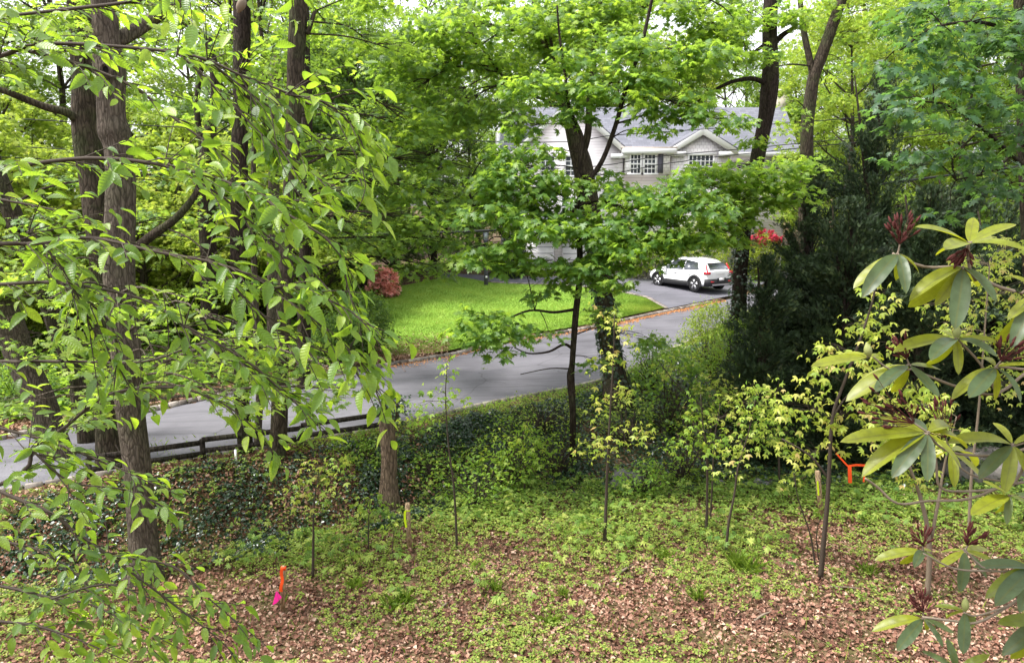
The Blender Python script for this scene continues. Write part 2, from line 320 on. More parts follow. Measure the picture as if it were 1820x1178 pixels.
def t_oval(wd=.3, rows=6, fold=.12, curl=.15, ser=0., tip=1.2):
    y = np.linspace(0, 1, rows); w = wd * np.sin(pi * y ** .85) ** .8 * (1 - .15 * y); w[0] = .012; w[-1] = .0
    if ser: w = w * (1 + ser * np.where(np.arange(rows) % 2, 1, -1)); w[-1] = 0
    z = -curl * y ** 2
    vl = np.c_[-w, y, z + fold * w / wd]; vm = np.c_[np.zeros(rows), y, z]; vr = np.c_[w, y, z + fold * w / wd]
    v = np.vstack([vl, vm, vr]); i = np.arange(rows - 1); f = np.vstack([np.c_[i, i + rows, i + rows + 1, i + 1], np.c_[i + rows, i + 2 * rows, i + 2 * rows + 1, i + rows + 1]])
    return v, [f], np.c_[v[:, 0], v[:, 1]]
def t_rhodo():
    v, f, uv = t_oval(.128, 14, .04, .2); y = np.linspace(0, 1, 14); w = .128 * np.clip(1 - (2 * np.abs(y - .56) / np.where(y < .56, 1.12, .88)) ** 2.4, 0, 1) ** .75; w[0] = .012; w[-1] = 0
    v = v.copy(); v[:14, 0] = -w; v[28:, 0] = w; v[:14, 2] = v[14:28, 2] + .045 * (w / .128) ** 1.5; v[28:, 2] = v[:14, 2]; return v, f, np.c_[v[:, 0], v[:, 1]]
def t_palm(k=5, wd=.17):
    V = []; Fs = []; n = 0
    for q in range(k):
        a = (q - (k - 1) / 2) * radians(38 if k == 5 else 52); l = 1 - .22 * abs(q - (k - 1) / 2) / 2
        v, f, _ = t_oval(wd, 4, .05, .25); v = v * l; ca, sa = cos(a), sin(a); v = v @ np.array([[ca, -sa, 0], [sa, ca, 0], [0, 0, 1]])
        V.append(v); Fs.append(f[0] + n); n += len(v)
    v = np.vstack(V); return v, [np.vstack(Fs)], v[:, :2]
def t_spray(k=11):
    V = []; Fs = []
    for q in range(k):
        t = q / (k - 1); sgn = 1 if q % 2 else -1; l = .42 * (1 - .5 * t); a = radians(55 - 35 * t) * sgn; b = np.array([0, t * .72, 0]); d = np.array([sin(a), cos(a), .25 * sin(q * 2.1)]) * l; s_ = np.array([cos(a), -sin(a), 0]) * .035
        V += [b - s_, b + s_, b + d * .6 + s_ * 1.2, b + d, b + d * .6 - s_ * 1.2]; i = q * 5; Fs += [[i, i + 1, i + 2, i + 3, i + 4]]
    v = np.array(V); return v, [np.array(Fs)], v[:, :2]
def t_blade():
    v = np.array([[-.03, 0, 0], [.03, 0, 0], [.022, .55, .03], [0, 1, -.12], [-.022, .55, .03]]); return v, [np.array([[0, 1, 2, 3, 4]])], v[:, :2]
def t_frond(k=7):
    V = []; Fs = []; n = 0
    for q in range(k):
        side = 0 if q == k - 1 else (1 if q % 2 else -1); t = .25 + .7 * (q // 2) / (k // 2)
        a = radians(55) * side; v, f, _ = t_oval(.17, 4, .05, .2); v = v * .42; ca, sa = cos(a), sin(a)
        v = v @ np.array([[ca, -sa, 0], [sa, ca, 0], [0, 0, 1]]) + np.array([0, t * .8, -.2 * t * t]); V.append(v); Fs.append(f[0] + n); n += len(v)
    v = np.vstack(V); return v, [np.vstack(Fs)], v[:, :2]
T = dict(maple=t_maple(True), maple_lo=t_maple(False), oval=t_oval(.3, 5), horn=t_oval(.235, 15, .10, .24, .05), rhodo=t_rhodo(), palm=t_palm(), palm3=t_palm(3, .22),
         spray=t_spray(), blade=t_blade(), frond=t_frond(), dead=t_oval(.36, 4, .22, .3), ivy=t_maple(False))
def leaves(mb, tm, pos, d, nr, size, v=None, xs=1.0):
    tv, tf, tuv = T[tm]; n = len(pos)
    if n == 0: return
    d = norm(d); x = norm(np.cross(d, nr)); z = np.cross(x, d); size = np.broadcast_to(size, (n,))
    vv = (x[:, None] * (tv[:, 0] * xs)[None, :, None] + d[:, None] * tv[:, 1][None, :, None] + z[:, None] * (tv[:, 2][None, :, None] * U(.3, 1.7, n)[:, None, None])) * size[:, None, None] + pos[:, None]
    off = (np.arange(n) * len(tv))[:, None, None]
    fs = [(f[None] + off).reshape(-1, f.shape[1]) for f in tf]
    v = U(0, 1, n) if v is None else v
    mb.add(vv.reshape(-1, 3), fs, np.repeat(v, len(tv)), np.tile(tuv, (n, 1)))
def rdir(n): return norm(R.normal(0, 1, (n, 3)))
def spray_leaves(mb, tm, C, rs, n, size, droop=.4, flat=.25, up=1.0, jit=.45, vb=0):
    """n leaves round every centre in C, in a flattened drooping fan"""
    C = np.asarray(C, float); k = len(C)
    if k == 0: return
    c = np.repeat(C, n, 0); m = len(c); a = U(0, 2 * pi, m); r = np.sqrt(U(.02, 1, m)) * rs
    out = np.c_[np.cos(a), np.sin(a), np.zeros(m)]
    tilt = np.repeat(R.normal(0, .25, (k, 2)), n, 0)
    off = out * r[:, None]; off[:, 2] = (off[:, :2] * tilt).sum(1) - droop * .5 * (r / rs) ** 2 * rs + R.normal(0, flat * rs * .5, m)
    d = out + rdir(m) * .55; d[:, 2] -= droop * U(.3, 1.8, m)
    nr = np.array([0, 0, up]) + out * .25 + R.normal(0, jit, (m, 3))
    v = np.clip(R.normal(.5, .22, m) + np.repeat(R.normal(0, .14, k), n) + vb, 0, 1)
    leaves(mb, tm, c + off, d, nr, size * U(.65, 1.2, m), v)

GOLD = {}
def pads_to_tree(tb, cb, limbs, pads, tm, size, rs=.32, nl=16, dens=1.0, droop=.4, flat=.25, tw=True, attach=None, jit=.45, minw=.009):
    """pads: (px,py,d,rx,ry[,dens])  limbs: list of (m,3) arrays of limb points"""
    LP = np.vstack(limbs)
    for p in pads:
        px, py, d, rx, ry = p[:5]; dn = 1.9 * dens * (p[5] if len(p) > 5 else 1)
        c = P(px, py, d); ax, az = rx / F * d, ry / F * d; ay = min(ax, 1.6) * .8
        k = max(2, int(round(dn * 2.6 * ax * max(az, rs * .5) / (rs * rs))))
        q = rdir(k) * (U(0, 1, k) ** .4)[:, None] * np.array([ax, ay, az]); q[:, 2] -= .12 * (q[:, 0] ** 2 + q[:, 1] ** 2) / max(ax, .3)
        S = c + q
        spray_leaves(cb, tm, S, rs, nl, size, droop, flat, jit=jit)
        if tw:
            dd = np.linalg.norm((LP - c) * np.array([1, 1, 1.3]) + np.array([0, 0, 0]), axis=1) + .6 * np.maximum(LP[:, 2] - c[2], 0)
            a = LP[np.argmin(dd)]; ln = np.linalg.norm(a - c)
            mid = a + (c - a) * .5 + np.array([0, 0, .10 * ln]) + R.normal(0, .05, 3) * ln
            r0 = min(.035, minw + ln * .006)
            pp = tube(tb, [a, mid, c], [r0, r0 * .7, r0 * .35], 5, 4, capend=False)
            j = np.argmin(((pp[None, 3:] - S[:, None]) ** 2).sum(-1) * (1 + 0 * pp[None, 3:, 0]), 1) + 3
            twigs(tb, pp[np.maximum(j - 2, 0)], S, r0 * .35, .0025, .06)
def stem(mb, pts, sides=12, rough=.06, flare=True, k=5):
    """pts: (px,py,d,wpx)"""
    w = np.array([P(a, b, c) for a, b, c, _ in pts]); r = np.array([WP(e, c) / 2 for _, _, c, e in pts])
    if flare:
        w = np.vstack([w[0] - [0, 0, .25], w[0] + (w[1] - w[0]) * .02, w[0] + (w[1] - w[0]) * .10, w[1:]]) if False else np.vstack([w[0] - [0, 0, .3], w[0], w[0] + (w[1] - w[0]) * min(.5, .35 / np.linalg.norm(w[1] - w[0])), w[1:]])
        r = np.r_[r[0] * 1.5, r[0] * 1.28, r[0] * 1.02, r[1:]]
    return tube(mb, w, r, sides, k, rough)
def make_tree(name, label, cat, stems, pads, bark='bark_brown', leaf='maple', tm='maple_lo', size=.12, group=None, flare=True, base=None, **kw):
    b = base if base is not None else P(*stems[0][0][:3])
    root = thing(name, b, label, cat, group); tb, cb = MB(), MB(); limbs = []
    for i, s in enumerate(stems): limbs.append(stem(tb, s, 16 if s[0][3] > 22 else 7, .07 if s[0][3] > 22 else .04, flare and i == 0))
    if pads: pads_to_tree(tb, cb, limbs, pads, tm, size, **kw)
    tb.build('trunk' if cat == 'tree' else 'stem', M[bark], root)
    if pads: cb.build('crown' if cat == 'tree' else 'foliage', M[leaf], root)
    return root
def gd(px, py): return float(G(px, py)[1])

# ------------------------------------------------------------------ ground
def setting():
    xs = np.unique(np.r_[np.linspace(-600, -45, 20), np.arange(-45, 60, .45), np.linspace(60, 600, 20)])
    ys = np.unique(np.r_[np.linspace(-60, 0, 12), np.arange(0, 8, .5), np.arange(8, 22, .12), np.arange(22, 60, .4), np.linspace(60, 900, 24)])
    X, Y = np.meshgrid(xs, ys); Z = h(X, Y); nx, ny = len(xs), len(ys)
    mb = MB(); i = (np.arange(ny - 1)[:, None] * nx + np.arange(nx - 1)[None]).ravel()
    mb.add(np.c_[X.ravel(), Y.ravel(), Z.ravel()], np.c_[i, i + 1, i + nx + 1, i + nx]); mb.build('ground', M['ground'], kind='structure')
    def sheet(name, A, B, m, off, nt=24, zf=h):
        """A,B: (n,2) edge curves"""
        n = len(A); t = np.linspace(0, 1, nt); XY = A[:, None] * (1 - t)[None, :, None] + B[:, None] * t[None, :, None]
        XY = XY.reshape(-1, 2); mb = MB(); i = (np.arange(n - 1)[:, None] * nt + np.arange(nt - 1)[None]).ravel()
        mb.add(np.c_[XY, zf(XY[:, 0], XY[:, 1]) + off], np.c_[i, i + nt, i + nt + 1, i + 1]); return mb.build(name, m, kind='structure')
    x = np.arange(-45, 60, .5)
    sheet('road', np.c_[x, yN(x) - .05], np.c_[x, yF(x) + .05], M['road'], 0.0, 12, lambda a, b: zr(a) + .03 * (1 - ((b - (yN(a) + yF(a)) / 2) / ((yF(a) - yN(a)) / 2)) ** 2))
    def curve(px, n=60):
        q = np.array([G(*p)[:2] for p in px]); s = np.r_[0, np.cumsum(np.linalg.norm(np.diff(q, axis=0), axis=1))]; t = np.linspace(0, s[-1], n); return np.c_[np.interp(t, s, q[:, 0]), np.interp(t, s, q[:, 1])]
    bot = curve([(690, 634), (760, 629), (800, 626), (830, 616), (900, 601), (1030, 581), (1110, 565), (1181, 552)], 70)
    top = curve([(640, 540), (665, 522), (700, 512), (760, 500), (810, 492), (870, 503), (1000, 507), (1090, 517), (1150, 530), (1183, 549)], 70)
    bot[:, 1] = np.maximum(bot[:, 1], yF(bot[:, 0]) + .22)
    sheet('lawn', bot, top, M['lawn'], .035, 40)
    dtop = curve([(780, 487), (880, 492), (1000, 491), (1120, 495), (1200, 492), (1420, 488)], 70)
    dbot = curve([(790, 505), (870, 506), (1000, 510), (1090, 520), (1150, 533), (1186, 553), (1240, 544), (1420, 508)], 70)
    dbot[:, 1] = np.maximum(dbot[:, 1], yF(dbot[:, 0]) + .1)
    sheet('driveway', dbot, dtop, M['drive'], .02, 40)
    # second lawn strip right of the drive behind the conifers
    a = curve([(1310, 480), (1500, 482), (1700, 486)], 30); b = np.c_[a[:, 0], a[:, 1] + 14]
    sheet('far_lawn', a, b, M['lawn'], .05, 12)
    # grass blades on lawn
    n = 90000; s, t = U(0, 1, n), U(0, 1, n) ** 1.2; ia = s * 69; i0 = ia.astype(int).clip(0, 68); fr = (ia - i0)[:, None]
    A = bot[i0] * (1 - fr) + bot[i0 + 1] * fr; B = top[i0] * (1 - fr) + top[i0 + 1] * fr; q = A * (1 - t)[:, None] + B * t[:, None]
    g = MB(); pos = np.c_[q, h(q[:, 0], q[:, 1]) + .03]; d = np.c_[R.normal(0, .5, (n, 2)), np.ones(n)]
    cl = .5 + .32 * np.sin(q[:, 0] * 1.1 + np.sin(q[:, 1] * .7) * 2) * np.sin(q[:, 1] * 1.7 + q[:, 0] * .8)
    leaves(g, 'blade', pos, d, np.c_[R.normal(0, .6, (n, 2)) - [0, 1.0], np.full(n, .6)], U(.035, .075, n), np.clip(cl + R.normal(0, .2, n), 0, 1), 3.0)
    tag(g.build('lawn_grass', M['grass']), 'short bright green mown grass of the front lawn', 'grass', kind='stuff')
    # kerbs
    def kerb(name, xf, x0, x1, hgt, w, side, bl=.26):
        kb = MB(); xx = x0
        while xx < x1:
            y = xf(xx); sl = (xf(xx + .1) - xf(xx - .1)) / .2; l = bl * U(.8, 1.2); dx = l / math.sqrt(1 + sl * sl)
            kb.box((xx + dx / 2, y + side * w / 2, zr(xx) + hgt / 2 - .06), (l * .95, w * U(.9, 1.05), hgt * U(.85, 1.12) + .1), math.atan(sl), U(0, 1), .88); xx += dx
        return kb.build(name, M['kerb'], smooth=False, kind='structure')
    kerb('kerb', yF, float(_far[1, 0]) - 8, 9.6, .13, .16, 1)
    kerb('kerb', yN, -12, 16, .07, .13, -1, .3)
    # lawn edging of granite along the drive
    kb = MB()
    for q in np.arange(0, 69, .35):
        i0 = int(q); c = top[i0] * (1 - (q - i0)) + top[i0 + 1] * (q - i0)
        if c[0] > -1.5: kb.box((c[0], c[1], float(h(*c)) + .05), (.22, .1, .08), .1, U(0, 1), .9)
    kb.build('lawn_edging', M['kerb'], smooth=False, kind='structure')
    # orange litter in the gutter
    n = 9000; x = U(-4, 10.5, n); off = np.abs(R.normal(0, .22, n)); y = yF(x) - .08 - off * (1 + .8 * (np.sin(x * 1.7) > .2)); keep = U(0, 1, n) < .22 + .5 * (x > 4); x, y = x[keep], y[keep]; n = len(x)
    lm = MB(); leaves(lm, 'dead', np.c_[x, y, zr(x) + .035], rdir(n) * [1, 1, .15], np.c_[R.normal(0, .3, (n, 2)), np.ones(n)], U(.03, .07, n)); tag(lm.build('gutter_litter', M['orange_litter']), 'orange fallen tree flowers gathered in the gutter beside the far kerb', 'litter', kind='stuff')
setting()

# ------------------------------------------------------------------ woodland floor
def floor_cover():
    def pts(n, x0=-13, x1=15, y0=8.6, y1=16.6):
        y = np.sqrt(U(y0 ** 2, y1 ** 2, n)); x = U(-1, 1, n) * y * .78; return x, y
    def clear(x, y):
        k = np.ones(len(x), bool)
        for (a, b) in [(502, 1092), (728, 980), (1460, 924), (498, 1098)]: c = G(a, b); k &= ~((np.abs(x - c[0] * y / c[1]) < .13) & (y < c[1] + .05) & (y > c[1] - 1.3))
        return k
    def green(x, y):
        f = (np.sin(x * .9 + y * 1.3 + 1) + np.sin(x * 2.3 - y * 1.1) * .7 + np.sin(y * 3.3 + x * .4) * .5 + np.sin(x * 5.1 + 2 * y) * .35) / 2.5
        band = sm((y - 10.8) / 2.6); right = sm((x - 3.6) / 2.2) * (1 - sm((y - 13) / 2)); return np.clip(.20 + .70 * f + .63 * band - .35 * right, .03, 1)
    lb = MB(); x, y = pts(90000); keep = (U(0, 1, len(x)) < 1.05 - .55 * green(x, y)) & (y < yN(x) - .35); x, y = x[keep], y[keep]; n = len(x)
    z = h(x, y) + U(.005, .05, n); leaves(lb, 'dead', np.c_[x, y, z], rdir(n) * [1, 1, .35], np.c_[R.normal(0, .6, (n, 2)), np.ones(n)], .032 + .065 * U(0, 1, n) ** 2, np.clip(R.normal(.42, .32, n) + .18 * np.sin(x * 2.1 + y) * np.sin(y * 3), 0, 1))
    tag(lb.build('leaf_litter', M['litter']), 'brown fallen leaves covering the woodland floor', 'leaf litter', kind='stuff')
    gb = MB(); x, y = pts(42000); keep = (U(0, 1, len(x)) < green(x, y) * np.where(y > yB(x) + .25, .22, 1)) & (y < yN(x) - .6) & clear(x, y); x, y = x[keep], y[keep]; n = len(x)
    hh = U(.03, .10, n) + .14 * sm((y - 12) / 3) * U(.2, 1, n); C = np.c_[x, y, h(x, y) + hh]
    vb = np.clip(.62 - .25 * sm((y - 13) / 2.5), 0, 1)
    a = U(0, 6.28, n)
    for k in range(5):
        b = a + k * 1.257 + R.normal(0, .25, n); d = np.c_[np.cos(b), np.sin(b), R.normal(.1, .3, n)]
        leaves(gb, 'oval', C + d * .012, d, np.c_[R.normal(0, .35, (n, 2)), np.ones(n)], U(.022, .055, n) * (1 + .35 * (hh > .12)), np.clip(vb + R.normal(0, .22, n), 0, 1), 1.3)
    tag(gb.build('undergrowth', M['seedling']), 'low bright green seedlings covering the woodland floor', 'ground plants', kind='stuff')
    # taller seedlings with compound leaves
    sb = MB(); tb = MB(); x, y = pts(1500, y0=10.2); keep = (U(0, 1, len(x)) < green(x, y) ** 1.2 * .75 * np.where(y > yB(x) + .25, .3, 1)) & (y < yN(x) - 1.2) & clear(x, y); x, y = x[keep], y[keep]; n = len(x)
    b0 = np.c_[x, y, h(x, y)]; C = b0 + np.c_[R.normal(0, .04, (n, 2)), U(.16, .45, n)]; twigs(tb, b0, C, .004, .002, 0)
    spray_leaves(sb, 'palm', C, .10, 5, .105, .35, .2, vb=0); tb.build('seedling_stems', M['twig'], kind='stuff')
    tag(sb.build('seedlings', M['seedling'], kind='stuff'), 'knee high tree seedlings with fingered leaves scattered over the floor', 'seedlings', kind='stuff')
    COL.objects  # grass tufts
    g = MB()
    for (px, py, s) in [(700, 1080, 1), (720, 1070, .9), (1330, 1015, 1.3), (1310, 1005, 1.2), (860, 660, .5), (980, 1110, .8), (1180, 990, .8), (1540, 1020, .9), (1240, 1065, .8), (630, 1045, .8), (880, 1050, .9), (1000, 1060, .7)]:
        c = G(px, py); n = 60; d = np.c_[R.normal(0, .55, (n, 2)), np.ones(n)]; leaves(g, 'blade', c + np.c_[R.normal(0, .06 * s, (n, 2)), np.zeros(n)], d, np.c_[d[:, :2] * -1, np.full(n, .4)], U(.15, .32, n) * s, U(.2, .8, n), 1.0)
    n = 5000; x, y = pts(n); keep = U(0, 1, n) < .3 + green(x, y); x, y = x[keep], y[keep]; n = len(x); d = np.c_[R.normal(0, .5, (n, 2)), np.ones(n)]
    leaves(g, 'blade', np.c_[x, y, h(x, y)], d, np.c_[-d[:, :2], np.full(n, .4)], U(.08, .2, n), U(.2, 1, n), 1.0)
    tag(g.build('wild_grass', M['grass']), 'thin tufts of wild grass between the dead leaves', 'grass', kind='stuff')
    # fallen sticks
    k = 0
    for (a, b, c, e, w) in [(670, 925, 715, 905, 5), (850, 1130, 1190 - 310, 1120, 9), (1165 - 305, 1100, 862, 1080, 4), (770, 1095, 805, 1068, 4), (1085, 1035, 1125, 1005, 5), (1340, 1105, 1370, 1090, 5), (1455, 1045, 1540, 1050, 3), (395, 870, 450, 890, 4)]:
        p, q = G(a, b), G(c, e); m_ = (p + q) / 2 + [0, 0, .05]; mb = MB(); tube(mb, [p + [0, 0, .02], m_, q + [0, 0, .03]], [WP(w, p[1]) / 2] * 2 + [WP(w, p[1]) / 4], 6, 4, .1)
        twigs(mb, [m_], [m_ + [U(-.2, .2), U(.05, .2), .04]], .006, .003); o = mb.build('fallen_stick', M['twig_pale'], loc=p)
        tag(o, ['grey dead stick lying left of the yellow taped stake', 'thick mossy piece of dead branch lying on the leaves in the lower middle', 'short thin stick lying upright on the leaves in the lower middle', 'thin stick on the leaf litter right of the pink flag', 'thin pale stick on green plants below the middle sapling', 'short stick lying on bare leaves at lower right', 'long thin twig lying at the foot of the leaning sapling', 'dead stick on the slope beside the left trunks'][k], 'stick', 'fallen sticks on the woodland floor'); k += 1
floor_cover()

# ------------------------------------------------------------------ ivy bank and verge
def bank():
    ib, tb = MB(), MB(); n = 120000; x = U(-9, 14, n); b, nn = yB(x), yN(x); t = U(0, 1, n) ** .9; y = b - .5 + (nn - 1.0 - b + .6) * t
    f = np.sin(x * 1.1 + 2) * np.sin(y * 1.9) + np.sin(x * 2.7 + y) * .5; keep = (U(0, 1, n) < .85 + .4 * f) & (U(0, 1, n) < np.where(x < -3.2, .4, 1)); x, y = x[keep], y[keep]; n = len(x)
    mound = .07 + .06 * np.sin(x * 2.3 + y) + .08 * np.sin(x * 4.1 - y * 3.3) + .05 * np.sin(x * 9 + y * 7)
    z = h(x, y) + np.clip(mound, .02, .4) * U(.2, 1, n)
    d = rdir(n) * [1, 1, .5]; d[:, 1] -= .4; d[:, 2] -= .25
    leaves(ib, 'oval', np.c_[x, y, z], d, np.c_[R.normal(0, .45, (n, 2)) - [0, .35], np.ones(n)], U(.04, .085, n), np.clip(R.normal(.4, .25, n), 0, 1), 1.35)
    tag(ib.build('ivy_groundcover', M['ivy']), 'dark glossy ivy covering the bank below the road', 'ivy', kind='stuff')
    g = MB(); n = 26000; x = U(-4, 12, n); nn = yN(x); y = nn - .12 - np.abs(R.normal(0, .6, n)) - 1.6 * U(0, 1, n) ** 2; k = (U(0, 1, n) < .75 + .35 * np.sin(x * 2.3 + y * 1.2) * np.sin(y * 2.1 - x)); x, y = x[k], y[k]; n = len(x)
    leaves(g, 'oval', np.c_[x, y, h(x, y) + U(.0, .12, n)], rdir(n) * [1, 1, .4], np.c_[R.normal(0, .4, (n, 2)), np.ones(n)], U(.03, .065, n), U(.1, 1, n))
    tag(g.build('verge_plants', M['lime']), 'light green weeds growing along the near edge of the road', 'weeds', kind='stuff')
    # bare patches' dead leaves on the bank
    lb = MB(); n = 9000; x = U(-10, -2, n); y = U(13.5, 17.5, n); k = y < yN(x) - .3; x, y = x[k], y[k]; n = len(x)
    leaves(lb, 'dead', np.c_[x, y, h(x, y) + .03], rdir(n) * [1, 1, .4], np.c_[R.normal(0, .4, (n, 2)), np.ones(n)], U(.05, .1, n), U(0, .8, n)); tag(lb.build('bank_litter', M['litter']), 'rusty dead leaves on the slope between the left trunks', 'leaf litter', kind='stuff')
    lb = MB(); n = 14000; x = U(-13, -2.2, n); f = yF(x); y = f + .2 + np.abs(R.normal(0, 1.4, n)); 
    leaves(lb, 'dead', np.c_[x, y, h(x, y) + .03], rdir(n) * [1, 1, .4], np.c_[R.normal(0, .4, (n, 2)), np.ones(n)], U(.05, .11, n), U(.2, 1, n)); tag(lb.build('mulch', M['litter']), 'brown mulch and dead leaves beside the lawn above the far kerb', 'mulch', kind='stuff')
bank()
def woods_floor():
    fb = MB(); n = 46000; x = U(-34, -3, n); y = yF(x) + .8 + U(0, 1, n) ** 1.3 * 30; k = (np.abs(x / y) < .85) & ((x < -6.3) | (y > 44)); x, y = x[k], y[k]; n = len(x)
    hh = .1 + .35 * (np.sin(x * .7) * np.sin(y * .6) > 0) * U(.3, 1, n) + .15 * U(0, 1, n)
    leaves(fb, 'oval', np.c_[x, y, h(x, y) + hh * U(.2, 1, n)], rdir(n) * [1, 1, .4], np.c_[R.normal(0, .4, (n, 2)), np.ones(n)], U(.12, .26, n), np.clip(R.normal(.45, .25, n), 0, 1), 1.3)
    x = U(6, 40, 16000); y = U(24, 60, 16000); k = (y > yF(x) + .6) & ((x > 13) | (y > 44)); x, y = x[k], y[k]; n = len(x)
    leaves(fb, 'oval', np.c_[x, y, h(x, y) + U(.02, .4, n)], rdir(n) * [1, 1, .4], np.c_[R.normal(0, .4, (n, 2)), np.ones(n)], U(.12, .26, n), np.clip(R.normal(.45, .25, n), 0, 1), 1.3)
    tag(fb.build('woodland_plants', M['far']), 'green ground plants under the trees beyond the road', 'ground plants', kind='stuff')
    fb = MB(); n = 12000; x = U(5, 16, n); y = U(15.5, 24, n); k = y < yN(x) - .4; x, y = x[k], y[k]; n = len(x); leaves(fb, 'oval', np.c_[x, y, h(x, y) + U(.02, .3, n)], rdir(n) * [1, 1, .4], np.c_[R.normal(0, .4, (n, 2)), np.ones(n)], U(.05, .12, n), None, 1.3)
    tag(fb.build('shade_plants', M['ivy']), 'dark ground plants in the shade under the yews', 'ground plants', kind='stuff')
woods_floor()

# ------------------------------------------------------------------ far trees
def proto(name, H, Rc, zb, leaf, bark, nc, lsize, seed, nleaf=34, shape=1.0, droop=.4):
    global R
    keepR = R; R = np.random.default_rng(seed)
    root = thing(name, (0, 0, 0), 'x', 'tree'); tb, cb = MB(), MB()
    tp = tube(tb, [(0, 0, -.5), (0, 0, .4), (U(-.3, .3), U(-.3, .3), H * .25), (U(-.6, .6), U(-.5, .5), H * .5), (U(-.9, .9), U(-.6, .6), H * .82)], [.42, .3, .25, .16, .05], 9, 4, .06)
    C = []; nl = 30; per = max(3, int(nc / nl))
    for i in range(nl):
        t = (i + U(0, 1)) / nl; a = i * 2.4 + U(-.6, .6); zc = zb + Rc * .25 + (H - zb - Rc * .3) * t
        env = (1 - abs(2 * (t ** .75) - 1) ** 2.4) ** .5; rr = Rc * max(.12, env) * (U(.35, 1.0) ** .6)
        e = np.array([tp[-1][0] * t + cos(a) * rr, tp[-1][1] * t + sin(a) * rr, zc]); a0 = tp[np.argmin(abs(tp[:, 2] - max(zb * .6, zc - rr * U(.4, .9) - .4)))]
        mid = a0 + (e - a0) * .5 + [0, 0, -rr * .06]
        lp = tube(tb, [a0, mid, e], [.085, .05, .012], 5, 4, capend=False); lr = Rc * U(.2, .36)
        q = e + rdir(per) * (U(.15, 1, per) ** .5)[:, None] * lr * np.array([1.15, 1.15, .62]); C.append(q)
        j = R.integers(len(lp) // 2, len(lp), per); twigs(tb, lp[j], q, .018, .005)
    C = np.vstack(C); spray_leaves(cb, 'maple_lo', C, Rc * .12, nleaf, lsize, droop, .5, jit=.55)
    tb.build('trunk', M[bark], root); cb.build('crown', M[leaf], root); R = keepR; return root
def copy_thing(o, loc, rz, sc, label, group=None, cat=None):
    c = o.copy(); COL.objects.link(c); c.location = tuple(float(v) for v in loc); c.rotation_euler = (0, 0, rz); c.scale = sc if hasattr(sc, '__len__') else (sc,) * 3
    c['label'] = label
    if group: c['group'] = group
    for ch in o.children:
        k = ch.copy(); COL.objects.link(k); k.parent = c
    return c
